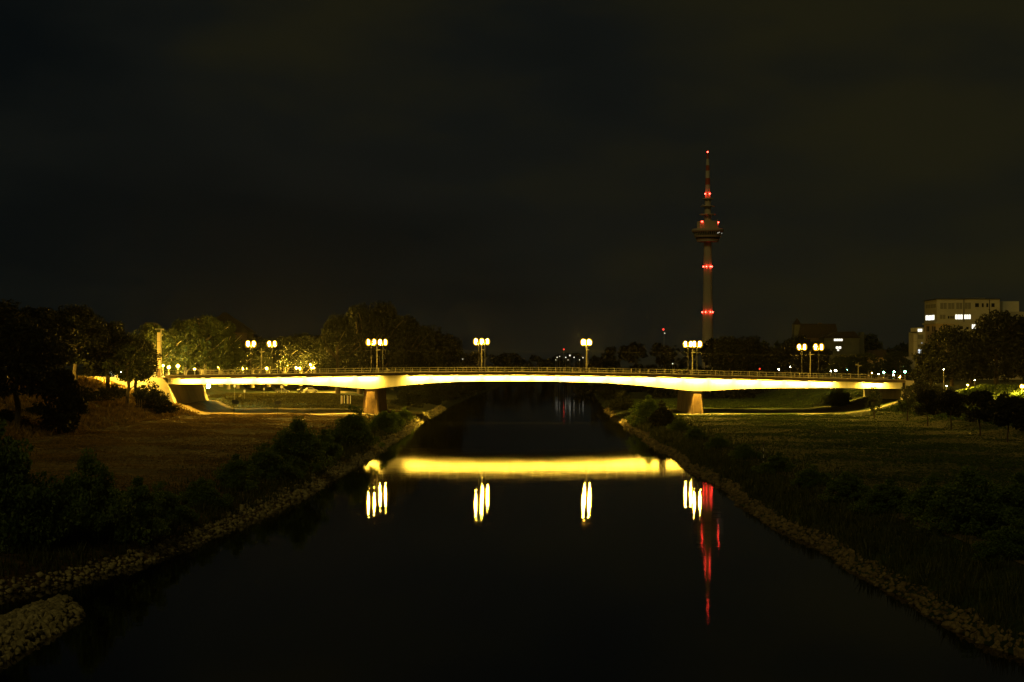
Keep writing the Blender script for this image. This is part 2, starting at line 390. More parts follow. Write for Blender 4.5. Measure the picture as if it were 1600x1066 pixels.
MB().add(V, Fc).build('deck', mat('cornice_concrete', (.07, .055, .035), col2=(.12, .09, .06), scale=.6, stretch=(1, 1, .3)), bridge, world=True)
for (ya, yb, nm, m, h) in ((YN + 3.2, YF - 3.2, 'roadway', M['asphalt'], .01), (YN - .2, YN + 3.0, 'pavement', M['path'], .14), (YF - 3.0, YF + .2, 'pavement', M['path'], .14)):
    V, Fc = loft([[(x, ya, ztop(x) + h), (x, yb, ztop(x) + h), (x, yb, ztop(x) + .003), (x, ya, ztop(x) + .003)] for x in xs], 4)
    MB().add(V, Fc).build(nm, m, bridge, world=True)
for yy in (YN - .6, YF + .6):
    b = MB()
    for (dz, r) in ((1.12, .05), (.62, .022), (.18, .03)):
        for a, c in zip(xs[:-1], xs[1:]): b.cyl((a, yy, ztop(a) + dz), (c, yy, ztop(c) + dz), r, n=5, caps=False)
    rl = b.build('railing', M['rail'], bridge, world=True)
    pm = MB().box(-.035, .035, -.035, .035, 0, 1.1).mesh('railing_post', M['rail'])
    for x in np.arange(XL, XR, 2.0):
        p = link('post', pm, rl); wl = Vector((x, yy, ztop(x))); p.location = wl - bridge.location
# piers: hexagonal plan, tapering upwards
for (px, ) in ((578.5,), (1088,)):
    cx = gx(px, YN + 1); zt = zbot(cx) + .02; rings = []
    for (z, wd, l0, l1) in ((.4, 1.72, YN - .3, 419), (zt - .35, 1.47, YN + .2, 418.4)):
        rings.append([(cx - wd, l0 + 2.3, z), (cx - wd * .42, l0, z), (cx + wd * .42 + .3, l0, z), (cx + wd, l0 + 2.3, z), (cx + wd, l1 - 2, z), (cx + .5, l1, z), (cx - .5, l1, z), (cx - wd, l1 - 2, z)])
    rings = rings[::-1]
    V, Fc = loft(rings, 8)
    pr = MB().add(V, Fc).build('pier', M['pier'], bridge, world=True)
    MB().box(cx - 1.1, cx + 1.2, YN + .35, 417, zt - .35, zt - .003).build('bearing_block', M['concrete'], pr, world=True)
# abutments
b = MB()
V, Fc = loft([[(XL - 22, YN - .9, 9.75), (XL - 1.0, YN - .9, zbot(XL) + 1.4), (XL + .1, YN - .9, zbot(XL) - .004), (XL + 2.4, YN - .9, 2.0), (XL - 22, YN - .9, 2.0)],
              [(XL - 22, YF + .9, 9.75), (XL - 1.0, YF + .9, zbot(XL) + 1.4), (XL + .1, YF + .9, zbot(XL) - .004), (XL + 2.4, YF + .9, 2.0), (XL - 22, YF + .9, 2.0)]], 5)
b.add(V, Fc); b.build('abutment', M['concrete'], bridge, world=True)
b = MB(); V, Fc = loft([[(XR + 2.6, y, ztop(XR) - .06), (XR + 2.6, y, 1.5), (XR - .1, y, 1.5), (XR - .1, y, zbot(XR) - .004), (XR + .6, y, zbot(XR) - .004), (XR + .6, y, ztop(XR) - .06)] for y in (YN - .5, YF + .5)], 6)
b.add(V, Fc); b.build('abutment', M['concrete'], bridge, world=True)
V, Fc = loft([[(x, YN - .2, z), (x, YN + .35, z), (x, YN + .35, 2), (x, YN - .2, 2)] for x, z in ((XR + 2.61, 8.7), (XR + 5.4, 6.6))], 4)
MB().add(V, Fc).build('wing_wall', M['concrete'], bridge, world=True)
# floodlights tucked under the cornice, every 5.4 m, facing the girder
skip = lambda x: any(abs(x - s) < 2.2 for s in (gx(604, YN), gx(1070, YN), gx(1322, YN)))
hm = MB().box(-2.25, 2.25, -.09, .07, 0, .10).box(-2.25, 2.25, -.12, -.085, -.10, .06).mesh('floodlight_housing', M['darkmetal'])
fm = MB().add([(-2.2, .07, -.006), (2.2, .07, -.006), (2.2, -.07, -.07), (-2.2, -.07, -.07)], [(0, 1, 2, 3)]).mesh('floodlight_lens', M['flood'])
for side in (0, 1):
    for x in np.arange(XL + 5.0, XR - 1.5, 5.4 if side == 0 else 16.2):
        if skip(x): continue
        y = (YN - .72) if side == 0 else (YF + .72)
        h = link('floodlight', hm, bridge); wl = Vector((x, y, ztop(x) - CORN - .12)); h.location = wl - bridge.location
        if side: h.rotation_euler = (0, 0, math.pi)
        l = link('lens', fm, h)
# small dark scrawl on the left end of the girder
b = MB()
for (cx_, cz_, rr) in ((266.5, 594.2, .32), (268.6, 594.5, .28), (267.4, 597.2, .34)):
    X0, Z0 = gx(cx_, YN), gz(cz_, YN); P = [(X0 + rr * math.cos(t) * (1 + .2 * math.sin(3 * t)), YN - .012, Z0 + rr * .7 * math.sin(t)) for t in np.linspace(0, 5, 14)]
    for p, q in zip(P[:-1], P[1:]): b.cyl(p, q, .035, n=4)
b.build('graffiti', M['cardark'], bridge, world=True)

# ---------------------------------------------------------------- street lamps and masts on the bridge
def bridge_lamp(Yl, px, py, label, heads=1.0):
    x = gx(px, Yl); z0 = ztop(x) + .14; zh = gz(py, Yl) - z0
    t = empty('street_lamp', (x, Yl, z0), label, 'street lamp', 'twin headed street lamps on the bridge')
    MB().cyl((0, 0, 0), (0, 0, zh - .3), .10, .06, 10).box(-.16, .16, -.16, .16, 0, .25).build('pole', M['darkmetal'], t)
    MB().cyl((-.62, 0, zh - .55), (.62, 0, zh - .55), .035, n=6).cyl((0, 0, zh - .35), (0, 0, zh - .5), .07).build('arm', M['darkmetal'], t)
    for s in (-1, 1):
        h = MB().cyl((s * .62, 0, zh - .66), (s * .62, 0, zh - .52), .10, .17, 10).cyl((s * .62, 0, zh + .52), (s * .62, 0, zh + .62), .34, .12, 12).build('lamp_head', M['darkmetal'], t)
        MB().cyl((s * .62, 0, zh - .42), (s * .62, 0, zh + .42), .14 * heads, .16 * heads, 12).build('lamp_glass', M['sodium'], h, world=False)
        MB().lathe([(.14, -.80), (.40, -.64), (.54, -.33), (.60, 0), (.54, .33), (.40, .64), (.14, .80)], 16, (s * .62, 0, zh)).build('halo_shell', M['globe'], h, smooth=True)  # added shell that gives the lamp its amber halo
    return t
near = [(392, 537.5, 'street lamp on the near railing at the left end of the bridge'), (580, 535, 'street lamp above the left pier with a dark pole on the near railing'),
        (748, 534, 'front street lamp of the clustered pair left of midstream'), (915.5, 535, 'front street lamp on the near side right of midstream'),
        (1089, 538, 'street lamp above the right pier on the near railing'), (1279, 542.5, 'rightmost twin street lamp of the bridge, on the near railing')]
far = [(425, 537.5, 'street lamp behind the road near the left end of the bridge, second from the left'), (598, 535, 'brighter street lamp on the far side above the left pier'),
       (757.5, 534, 'rear street lamp of the clustered pair left of midstream'), (917.5, 535, 'rear street lamp on the far side right of midstream'),
       (1075, 538, 'street lamp on the far side just left of the right pier'), (1253, 542.5, 'street lamp on the far side near the right end of the bridge')]
for px, py, lb in near: bridge_lamp(YN + .2, px, py, lb, .8 if px == 580 else 1)
for px, py, lb in far: bridge_lamp(415.0, px, py, lb)
masts = [(408.5, 544, 'pale catenary mast between the two leftmost twin lamps'), (589, 541, 'pale catenary mast above the left pier'), (752.5, 541, 'pale catenary mast within the lamp cluster left of midstream'),
         (916.5, 541, 'pale catenary mast right of midstream behind the lamp pole'), (1082, 545, 'pale catenary mast above the right pier'), (1266, 548, 'pale catenary mast between the two rightmost twin lamps')]
MY = 401.0; mx_ = []
for px, py, lb in masts:
    x = gx(px, MY); z0 = ztop(x) + .02; h = gz(py, MY) - z0
    t = empty('catenary_mast', (x, MY, z0), lb, 'mast', 'catenary masts along the bridge')
    MB().cyl((0, 0, 0), (0, 0, h), .14, .10, 10).build('pole', M['mast'], t)
    MB().cyl((0, -3.2, h - .9), (0, 3.2, h - .9), .04, n=6).cyl((-.1, 0, h - .8), (.7, 0, h - .8), .05, n=6).build('cross_arm', M['rail'], t)
    mx_.append((x, z0 + h - .9))
wp = [(gx(150, MY), mx_[0][1] - .3)] + mx_ + [(gx(1440, MY), mx_[-1][1] - .6)]
for yy, lb in ((MY - 3, 'overhead tram wire strung above the near track of the bridge'), (MY + 3, 'overhead tram wire strung above the far track of the bridge')):
    b = MB(); P = []
    for a, c in zip(wp[:-1], wp[1:]):
        for i in range(8):
            t = i / 8; P.append((a[0] + (c[0] - a[0]) * t, yy, a[1] + (c[1] - a[1]) * t - .5 * (t - t * t) * 4 * .5))
    P.append((wp[-1][0], yy, wp[-1][1]))
    for p, q in zip(P[:-1], P[1:]): b.cyl(p, q, .007, n=4, caps=False)
    tag(b.build('overhead_wire', M['darkmetal']), lb, 'wire', 'overhead wires above the bridge')
# tall sign pylon on the left abutment
x = gx(249, YN + 1); t = empty('sign_pylon', (x, YN + 1, 9.7), 'tall narrow pale panel pylon with a small lamp bracket at the left bridge end', 'pylon')
zt = gz(515, YN + 1) - 9.7
b = MB()
for k in range(4): b.box(-.46, .22, -.12, .12, 1.9 + k * 1.95, 1.9 + k * 1.95 + 1.88)
b.build('panel', mat('pylon_panel', (.50, .42, .30)), t)
MB().box(.27, .45, -.14, .14, 0, zt).build('post', M['rail'], t)
MB().box(-.44, .20, -.1, .1, 0, 1.85).build('plinth', M['brick'], t)
MB().box(-.9, .95, -.1, .1, zt + .02, zt + .16).box(.5, .95, -.2, .2, zt - .1, zt + .0).build('bracket', M['rail'], t)
# T shaped post at the right end
Yt = 432; x = gx(1341, Yt); t = empty('direction_sign', (x, Yt, 8.6), 'pale T shaped sign post rising behind the right end of the bridge railing', 'sign')
zt = gz(571, Yt) - 8.6
MB().box(-.12, .12, -.12, .12, 0, zt).build('post', M['mast'], t)
MB().box(-.75, .05, -.22, -.12, zt + .02, zt + .35).box(-.03, .75, -.22, -.12, zt - .2, zt + .12).build('sign_board', M['mast'], t)

# ---------------------------------------------------------------- television tower
TY = 1687.0; TX = gx(1105.8, TY); pp = TY / F
def tzp(py): return gz(py, TY)
tw = empty('television_tower', (TX, TY, 3), 'slender concrete television tower with round pod, striped antenna and red warning lamps', 'tower')
def tl(prof, nm, m, n=32, parent=tw):
    b = MB().lathe([(r * pp, tzp(py) - 3) for py, r in prof], n); return b.build(nm, m, parent, smooth=False)
tl([(590, 9.3), (527, 8.4), (488, 7.7), (417, 6.6), (378, 6.0)], 'shaft', M['tower'])
pod = tl([(378, 16.8), (376, 17.2), (374.3, 18.3)], 'pod', M['tower'])
tl([(374.25, 17.6), (371.2, 19.2)], 'window_band', M['towerdark'], parent=pod)
tl([(371.15, 20.0), (368.6, 21.2)], 'floor_ring', M['tower'], parent=pod)
tl([(368.55, 19.8), (363.2, 22.3)], 'window_band', M['towerdark'], parent=pod)
tl([(363.15, 23.8), (361, 25.2), (358.6, 25.0), (358, 23)], 'roof_ring', M['tower'], parent=pod)
b = MB()
for k in range(40):
    a = 2 * math.pi * k / 40; b.cyl((19.9 * pp * math.cos(a), 19.9 * pp * math.sin(a), tzp(368.5) - 3), (22.4 * pp * math.cos(a), 22.4 * pp * math.sin(a), tzp(363.2) - 3), .28, n=4)
b.build('mullions', M['tower'], pod)
tl([(358, 15.8), (346, 15.6)], 'drum', M['tower'])
b = MB()
for k in range(28):
    a = 2 * math.pi * k / 28; b.box(15.9 * pp * math.cos(a) - .35, 15.9 * pp * math.cos(a) + .35, 15.9 * pp * math.sin(a) - .35, 15.9 * pp * math.sin(a) + .35, tzp(357.9) - 3, tzp(346.5) - 3)
b.build('drum_ribs', M['tower'], tw)
tl([(346, 5.4), (303, 4.4)], 'upper_shaft', M['tower'])
for py, r in ((335.5, 13), (322.5, 10.8), (311, 9)):
    tl([(py + .5, r), (py - .6, r)], 'gallery', M['tower'])
an = [(302.9, 4.1, 'white'), (289, 3.7, 'red'), (278.5, 3.4, 'white'), (267, 3.0, 'red'), (258.5, 2.7, 'white'), (248.5, 2.0, 'red'), (239.5, 1.5, None)]
for a, c in zip(an[:-1], an[1:]):
    tl([(a[0] - .02, a[1]), (c[0], c[1])], 'antenna_section', M[a[2]], n=16)
def ico(r, c=(0, 0, 0), n=6):
    return MB().lathe([(r * .35, -r * .93), (r * .85, -r * .5), (r, 0), (r * .85, r * .5), (r * .35, r * .93)], n, c)
for px, py in ((1105.8, 237.6), (1101.2, 303.5), (1108.5, 303.3), (1095.5, 347.5), (1121.8, 348.2), (1098.6, 417), (1103, 417), (1109, 417), (1111.8, 417), (1096.8, 488), (1101.6, 488), (1109, 488), (1113, 488)):
    dx = gx(px, TY) - TX
    yy = {417: -6.9, 488: -8}.get(py, -4.9 if 300 < py < 310 else (-14 if py > 340 else 0)) * pp
    if py in (417, 488): yy = -math.sqrt(max(0, ((6.9 if py == 417 else 8.2) * pp) ** 2 - dx * dx * .8)) - .6
    if py > 340 and py < 350: yy = -math.sqrt(max(0, (17 * pp) ** 2 - dx * dx))
    ico(.62, (dx, yy, tzp(py) - 3)).build('warning_lamp', M['redlamp'], tw)
for px, py in ((1119.8, 365.4), (1122, 364.2), (1126.8, 365)):
    dx = gx(px, TY) - TX; ico(.42, (dx, -math.sqrt(max(0, (21.5 * pp) ** 2 - dx * dx)) - .4, tzp(py) - 3)).build('lit_window', M['farlamp'], pod)

# ---------------------------------------------------------------- vegetation meshes
def leaf_cards(centers, rad, nper, size, rs, squash=1.0, droop=0):
    n = len(centers) * nper
    c = np.repeat(centers, nper, 0); rr = np.repeat(rad, nper)[:, None]
    d = rs.normal(size=(n, 3)); d /= np.linalg.norm(d, axis=1, keepdims=True)
    p = c + d * rr * (rs.uniform(.25, 1, (n, 1)) ** .5) * np.array([1, 1, squash])
    if droop: p[:, 2] -= rs.uniform(0, droop, n)
    a = rs.normal(size=(n, 3)); a /= np.linalg.norm(a, axis=1, keepdims=True)
    b = np.cross(a, rs.normal(size=(n, 3))); b /= np.linalg.norm(b, axis=1, keepdims=True)
    s = size * rs.uniform(.6, 1.3, (n, 1))
    V = np.stack([p - a * s, p + b * s * .5, p + a * s, p - b * s * .5], 1).reshape(-1, 3)
    return V, np.arange(4 * n).reshape(-1, 4)
def crown_mesh(name, seed, shape, nclump, nper, size, m, crad=.16, hollow=.55, rag=1.0):
    """crown in a unit box: x,y in -0.5..0.5, z 0..1"""
    rs = np.random.RandomState(seed)
    C = []; RR = []
    lob = rs.uniform(0, 6.28, 6)
    while len(C) < nclump:
        t = rs.uniform(0, 1); a = rs.uniform(0, 2 * math.pi)
        r = shape(t) * (1 + rag * (.16 * math.sin(3 * a + lob[0] + 4 * t) + .12 * math.sin(5 * a + lob[1] - 7 * t)))
        q = rs.uniform(hollow ** 2, 1) ** .5
        C.append((r * q * math.cos(a), r * q * math.sin(a), t * (1 - .17 * rag * (rag > 1) * (1 + math.sin(2 * a + lob[2]) * math.cos(3 * a + lob[3]))))); RR.append(crad * rs.uniform(.55, 1.2))
    C = np.array(C); RR = np.array(RR); C[:, 2] = C[:, 2] * (1 - crad) + crad * .4
    V, Fc = leaf_cards(C, RR, nper, size, rs, .8)
    return mesh_np(name, V, Fc, m)
dome = lambda t: .46 * math.sqrt(max(.02, 1 - abs((t - .38) / .64) ** 2.2))
oval = lambda t: .42 * math.sqrt(max(.02, 1 - abs((t - .45) / .57) ** 2))
cone = lambda t: .40 * (1 - t) ** .6 * min(1, .35 + t * 4)
bushs = lambda t: .47 * math.sqrt(max(.02, 1 - (t / 1.02) ** 2.4))
CR = {
    'broad': [crown_mesh('broad_crown', s, dome, 120, 70, .030, M['leaf'], .14) for s in (1, 2, 3)],
    'green': [crown_mesh('green_crown', s, dome, 120, 80, .026, M['leafmid'], .13) for s in (4, 5)],
    'tall': [crown_mesh('tall_crown', s, oval, 150, 70, .024, M['leaf'], .12) for s in (6, 7)],
    'round': [crown_mesh('round_crown', s, oval, 70, 80, .042, M['leaf'], .15) for s in (8, 9)],
    'airy': [crown_mesh('airy_crown', s, oval, 55, 34, .035, M['leafmid'], .12, .2) for s in (10, 11)],
    'bush': [crown_mesh('bush_foliage', s, bushs, 170, 110, .022, M['leafbush'], .12, .35, 1.7) for s in (12, 13, 14)],
    'bushdark': [crown_mesh('dark_bush_foliage', s, bushs, 110, 90, .028, M['leaf'], .13, .35, 1.7) for s in (15, 16)],
}
def trunk_mesh(name, seed, m, r=.03, crown0=.3, limbs=7, spread=.3):
    rs = random.Random(seed); b = MB()
    pts = [(0, 0, -.02)]; k = 5
    for i in range(1, k + 1): pts.append((rs.uniform(-.012, .012) * i, rs.uniform(-.012, .012) * i, i / k * .8))
    for i in range(k): b.cyl(pts[i], pts[i + 1], r * (1.15 - i / k * .85), r * (1.15 - (i + 1) / k * .85), 7, caps=False)
    for j in range(limbs):
        h = rs.uniform(crown0 * .8, .62); i = min(k - 1, int(h / .8 * k)); f = h / .8 * k - i
        p = Vector(pts[i]).lerp(Vector(pts[i + 1]), f); a = j * 2.4 + rs.uniform(-.4, .4); rr = r * .5
        for s in range(3):
            q = p + Vector((math.cos(a) * spread / 3, math.sin(a) * spread / 3, rs.uniform(.05, .11)))
            b.cyl(p, q, rr, rr * .62, 5, caps=False); rr *= .62; p = q; a += rs.uniform(-.4, .4)
    return b.mesh(name, m)
TR = {'dark': [trunk_mesh('trunk_mesh', s, M['bark']) for s in (1, 2, 3)], 'pale': [trunk_mesh('pale_trunk_mesh', s, M['palebark'], .035, .22, 9, .34) for s in (4, 5, 6)],
      'thin': [trunk_mesh('thin_trunk_mesh', s, M['bark'], .018, .4, 6, .2) for s in (7, 8)], 'stems': [trunk_mesh('stem_mesh', s, M['bark'], .02, .1, 9, .3) for s in (9, 10)]}
vc = [0]
def tree(x, y, h, wd, kind, trunk, label, group=None, cz=.28, z=None, name='tree', cat='tree', crowntop=1.0):
    vc[0] += 1; i = vc[0]
    z = tzf(x, y) - .1 if z is None else z
    t = empty(name, (x, y, z), label, cat, group, rz=rnd.uniform(0, 6.28))
    tm = link('trunk', TR[trunk][i % len(TR[trunk])], t); tm.scale = (h, h, h)
    c = link('crown', CR[kind][i % len(CR[kind])], t); c.location = (0, 0, h * cz); c.scale = (wd, wd, h * (crowntop - cz))
    return t
def bush(x, y, h, wd, label, kind='bush', group=None, name='bush'):
    vc[0] += 1; i = vc[0]
    t = empty(name, (x, y, tzf(x, y) - .15), label, 'bush', group, rz=rnd.uniform(0, 6.28))
    h *= 1.18; wd *= 1.1
    s = link('stems', TR['stems'][i % 2], t); s.scale = (h * .75,) * 3
    c = link('foliage', CR[kind][i % len(CR[kind])], t); c.scale = (wd, wd, h)
    return t

# bushes: pixel of base centre, distance, height m, width m
BB = [(10, 106, 6.9, 6.0, 'tall willow bush at the left edge of the frame above the stone bank'), (90, 111, 3.1, 4.2, 'low bush between the two tallest willow bushes at far left'), (150, 112, 5.3, 4.2, 'tall willow bush second from the left edge above the pale stones'),
      (215, 118, 3.5, 3.8, 'rounded bush where the left bank turns, above the stones'), (258, 126, 2.7, 3.0, 'low bush at the bend of the left bank'), (318, 140, 2.2, 3.2, 'small low bush on the left bank below the dark meadow'),
      (368, 157, 2.9, 3.6, 'small round bush on the left bank beside the larger clump'), (420, 172, 3.2, 4.3, 'bush on the left bank in front of the large dark clump'), (456, 188, 5.2, 5.8, 'large dark clump of bush midway along the left bank'),
      (510, 214, 3.3, 3.6, 'small bush between the two largest clumps of the left bank'), (549, 245, 5.0, 5.8, 'dense round bush on the left bank in front of the left pier'), (596, 300, 3.4, 4.6, 'bush close beside the left pier'),
      (632, 335, 2.8, 3.6, 'pale bush right of the left pier at the water'), (652, 368, 2.6, 3.2, 'small lit bush at the water edge under the bridge, left side')]
for px, y, h, wd, lb in BB:
    x = gx(px, y); x = min(x, float(eL(y)) - 1.7 - wd * .22)
    bush(x, y, h, wd, lb)
for px, y, h, wd, lb in [(640, 470, 7.4, 7.0, 'spreading bush behind the bridge right of the left pier'), (672, 520, 6.5, 7.5, 'second bush behind the bridge on the left bank'), (700, 590, 6.8, 9, 'third bush behind the bridge on the left bank'), (725, 680, 7.5, 11, 'fourth, farther bush behind the bridge on the left bank'), (748, 800, 8.5, 13, 'farthest bush visible under the bridge on the left bank')]:
    x = min(gx(px, y), float(eL(y)) - 3.5); bush(x, y, h, wd, lb, 'bushdark')
RB = [(975, 452, 4.6, 6.2, 'dark bush on the right bank behind the bridge'), (945, 600, 6.0, 8.5, 'farther dark bush on the right bank behind the bridge'), (1014, 342, 5.0, 6.6, 'big yellow lit bush on the right bank before the bridge'), (1037, 318, 4.3, 4.2, 'darker bush right beside the yellow lit bush'),
      (1062, 292, 2.2, 3.2, 'low scrub on the right bank just below the yellow lit bush'), (1088, 262, 2.0, 3.0, 'low scrub on the right bank level with the bridge reflection'), (1122, 232, 1.9, 3.0, 'low scrub beside the end of the bridge reflection'), (1165, 205, 1.8, 3.0, 'low scrub on the right bank left of the striped pole'),
      (1212, 180, 2.0, 3.2, 'low bush on the right bank under the striped pole'), (1268, 158, 1.9, 3.0, 'low bush on the right bank halfway to the corner'), (1330, 140, 2.2, 3.4, 'bush on the right bank by the worn path'), (1385, 130, 2.3, 3.6, 'bush left of the large leafy bushes at lower right'),
      (1468, 122, 2.8, 4.0, 'leafy bush at lower right, first of the large group'), (1530, 112, 3.9, 5.2, 'largest leafy bush at lower right'), (1600, 108, 3.7, 5.0, 'leafy bush cut by the right edge of the frame'), (1575, 98, 2.1, 3.0, 'low bush in front of the largest bush at lower right')]
for px, y, h, wd, lb in RB:
    x = max(gx(px, y), float(eR(y)) + 1.8 + wd * .22)
    bush(x, y, h, wd, lb, 'bush' if px not in (975, 945, 1037) else 'bushdark')
bush(gx(1310, 420), 420, 4.2, 5.5, 'dark shrub under the right end of the bridge', 'bush')
bush(gx(245, 352), 352, 5.4, 6.0, 'dark round shrub in front of the left abutment', 'bushdark')

# trees on the left
T = [(-14, 300, 18, 15, 'broad', 'dark', 'dark broad tree at the left edge of the frame'), (58, 325, 18, 14, 'broad', 'dark', 'dark broad tree second from the left on the embankment'),
     (118, 352, 19.2, 14, 'tall', 'dark', 'tall dark tree on the left embankment in the middle of the row'), (168, 362, 18.4, 12, 'broad', 'dark', 'dark tree on the left embankment over the lit grass'),
     (212, 378, 16.6, 9.5, 'tall', 'dark', 'dark tree directly left of the sign pylon')]
for px, y, h, wd, k, tr, lb in T:
    tree(gx(px, y), y, h - 4, wd, k, tr, lb, 'dark trees on the left embankment', z=tzf(gx(px, y), y) - .1, cz=.24)
tree(gx(27, 258), 258, 15.0, 11.5, 'broad', 'dark', 'dark tree with a bare lower trunk standing on the slope at far left', cz=.27)
tree(gx(92, 264), 264, 9.6, 7.5, 'round', 'dark', 'low dark tree with drooping crown right of the bare trunk at far left', cz=.05)
tree(gx(200, 355), 355, 12.0, 10.5, 'airy', 'dark', 'small open forked tree silhouetted against the lit slope', cz=.42)
# stakes of young trees
for px, lb in ((173, 'left set of pale tree stakes on the slope'), (198, 'middle set of pale tree stakes under the forked tree'), (218, 'right set of pale tree stakes beside the dark shrub')):
    y = 346; x = gx(px, y); t = empty('tree_stakes', (x, y, tzf(x, y)), lb, 'stakes', 'tree stakes on the left slope')
    for dx in (-.38, 0, .36):
        MB().cyl((dx, abs(dx) * .8, -.1), (dx, abs(dx) * .8, 1.9), .045, n=6).build('stake', M['wood'], t)
# lit trees behind the left abutment
L2 = [(238, 446, 15.5, 11), (262, 452, 14.5, 10), (290, 462, 17, 12), (318, 470, 18.5, 13), (345, 480, 17, 12)]
LBL = ['lit green tree just right of the sign pylon', 'yellow lit tree behind the brightest lamps', 'green lit tree behind the left end of the bridge', 'largest green lit tree behind the left end of the bridge', 'half lit tree right of the green trees']
for (px, y, h, wd), lb in zip(L2, LBL):
    z = 7.0; tree(gx(px, y), y, h, wd, 'green', 'pale', lb, 'lit trees beyond the left bridge end', z=z, cz=.24)
PT = [(372, 520, 13, 10), (395, 540, 14, 11), (420, 560, 15, 12), (446, 590, 16, 13), (470, 600, 17, 13), (492, 620, 17, 13), (357, 500, 13, 10)]
for i, (px, y, h, wd) in enumerate(PT):
    tree(gx(px, y), y, h, wd, 'broad', 'pale', 'plane tree with pale lit trunk in the row behind the left span', 'plane trees in a row behind the left span', z=6.0, cz=.34)
# tall trees right of the left pier (poplars)
for px, y, h, wd, k, lb in [(528, 560, 24.5, 14, 'tall', 'leftmost tall tree of the big clump behind the left pier'), (562, 580, 29, 17, 'tall', 'tall tree in the left half of the big clump behind the left pier'), (598, 585, 30.5, 18, 'tall', 'tallest tree of the big clump behind the left pier'),
                        (632, 600, 27.5, 17, 'tall', 'rightmost tall tree of the big clump behind the left pier'), (664, 690, 26, 19, 'broad', 'dark tree right of the big clump'), (694, 720, 23.5, 18, 'broad', 'lower dark tree ending the clump towards midstream')]:
    tree(gx(px, y), y, h, wd, k, 'dark', lb, 'big dark trees behind the left pier', cz=.10)
# right side
for px, y, h, wd, k, lb in [(1487, 400, 13.4, 11.5, 'broad', 'big dark tree in front of the hospital, left one'), (1556, 408, 17.2, 13.5, 'broad', 'tallest dark tree in front of the hospital'), (1603, 415, 16, 13, 'broad', 'big dark tree at the right edge of the frame'), (1517, 425, 12, 10, 'broad', 'dark tree tucked between the big trees before the hospital'), (1455, 412, 10, 8, 'broad', 'low dark tree beside the right abutment')]:
    x = gx(px, y); tree(x, y, h, wd, k, 'dark', lb, 'dark trees before the hospital', cz=.10)
for px, y, wd, h, lb in [(1574, 238, 5.2, 6.6, 'rightmost small round tree of the meadow row'), (1532, 261, 5.4, 6.6, 'second small round tree from the right in the meadow row'), (1487, 286, 5.4, 6.5, 'middle small round tree of the meadow row'), (1450, 305, 5.0, 6.3, 'fourth small round tree from the right in the meadow row')]:
    tree(gx(px, y), y, h, wd, 'round', 'thin', lb, 'small round trees in a row on the right meadow', cz=.34)
tree(gx(1610, 222), 222, 6.4, 5, 'round', 'thin', 'small round tree cut by the right edge of the frame', 'small round trees in a row on the right meadow', cz=.34)
tree(gx(1418, 326), 326, 7.0, 3.6, 'airy', 'thin', 'thin airy young tree beside the right abutment', cz=.25)
tree(gx(1366, 350), 350, 6.2, 3.6, 'airy', 'thin', 'narrow drooping young tree in front of the right end of the bridge', cz=.12)
for px, y, h, wd, k, lb in [(1140, 640, 20, 15, 'broad', 'dark round tree right of the tower foot'), (1168, 650, 20.5, 16, 'broad', 'second dark round tree right of the tower foot'), (1192, 670, 17, 13, 'broad', 'third dark round tree right of the tower foot'),
                        (1245, 620, 20, 15, 'broad', 'dark tree in front of the old gabled house, left one'), (1268, 600, 18, 13, 'broad', 'dark tree in front of the old gabled house, right one'), (1318, 540, 13, 9, 'green', 'dim green tree beneath the lit windows'), (1350, 545, 13.5, 12, 'green', 'round green tree behind the T shaped post'),
                        (1400, 560, 14, 10, 'green', 'green tree lit by the greenish lamps'), (1332, 520, 10, 7, 'broad', 'low dark tree left of the T shaped post'), (1422, 520, 9, 7, 'green', 'small green tree under the low annex')]:
    tree(gx(px, y), y, h - 5, wd, k, 'dark', lb, 'trees behind the right end of the bridge', z=7.6, cz=.12)

# far woods that read as one dark mass
def wood(name, segs, label, size=1.3, nper=60, seed=3, m=None):
    rs = np.random.RandomState(seed); C = []; RR = []
    for (px0, py0, px1, py1, Y, base) in segs:
        k = max(2, int(abs(px1 - px0) * Y / F / 7))
        for i in range(k):
            t = (i + rs.uniform(0, 1)) / k; x = gx(px0 + (px1 - px0) * t, Y); top = gz(py0 + (py1 - py0) * t, Y) + rs.uniform(-2, .6)
            yy = Y + rs.uniform(-10, 25); W_ = 7
            for j in range(int(9)):
                z = base + (top - base - 2) * rs.uniform(.05, 1); C.append((x + rs.uniform(-W_, W_), yy + rs.uniform(-5, 5), z)); RR.append(rs.uniform(2.4, 4.6) * (1 if z < top - 4 else .75))
    V, Fc = leaf_cards(np.array(C), np.array(RR), nper, size, rs, .8)
    return tag(link(name, mesh_np(name, V, Fc, m or M['leaffar'])), label, 'trees', kind='stuff')
wood('far_woods', [(700, 548, 760, 545, 1150, 3), (755, 546, 870, 556, 1500, 2), (865, 552, 960, 548, 1900, 2)], 'dark low treeline on the horizon behind midstream', seed=4)
wood('far_woods', [(950, 540, 985, 534, 900, 3), (985, 533, 1040, 531, 850, 3), (1040, 533, 1130, 527, 880, 3), (915, 568, 960, 545, 1250, 3)], 'dark treeline between midstream and the foot of the tower', seed=5)
wood('far_woods', [(350, 522, 430, 515, 760, 6), (425, 515, 520, 522, 800, 6), (200, 520, 260, 520, 600, 8)], 'dark woods behind the plane trees and lamps on the left', seed=6)
wood('far_woods', [(1195, 530, 1240, 524, 760, 7), (1335, 521, 1365, 522, 720, 7), (1360, 524, 1432, 531, 740, 7)], 'dark woods behind the buildings on the right', seed=8, m=M['leafmid'])
wood('far_woods', [(925, 600, 960, 590, 760, 2), (960, 592, 1060, 596, 700, 3), (1060, 597, 1300, 600, 560, 3.5)], 'low dark hedges across the right meadow behind the bridge', seed=9, size=.8)
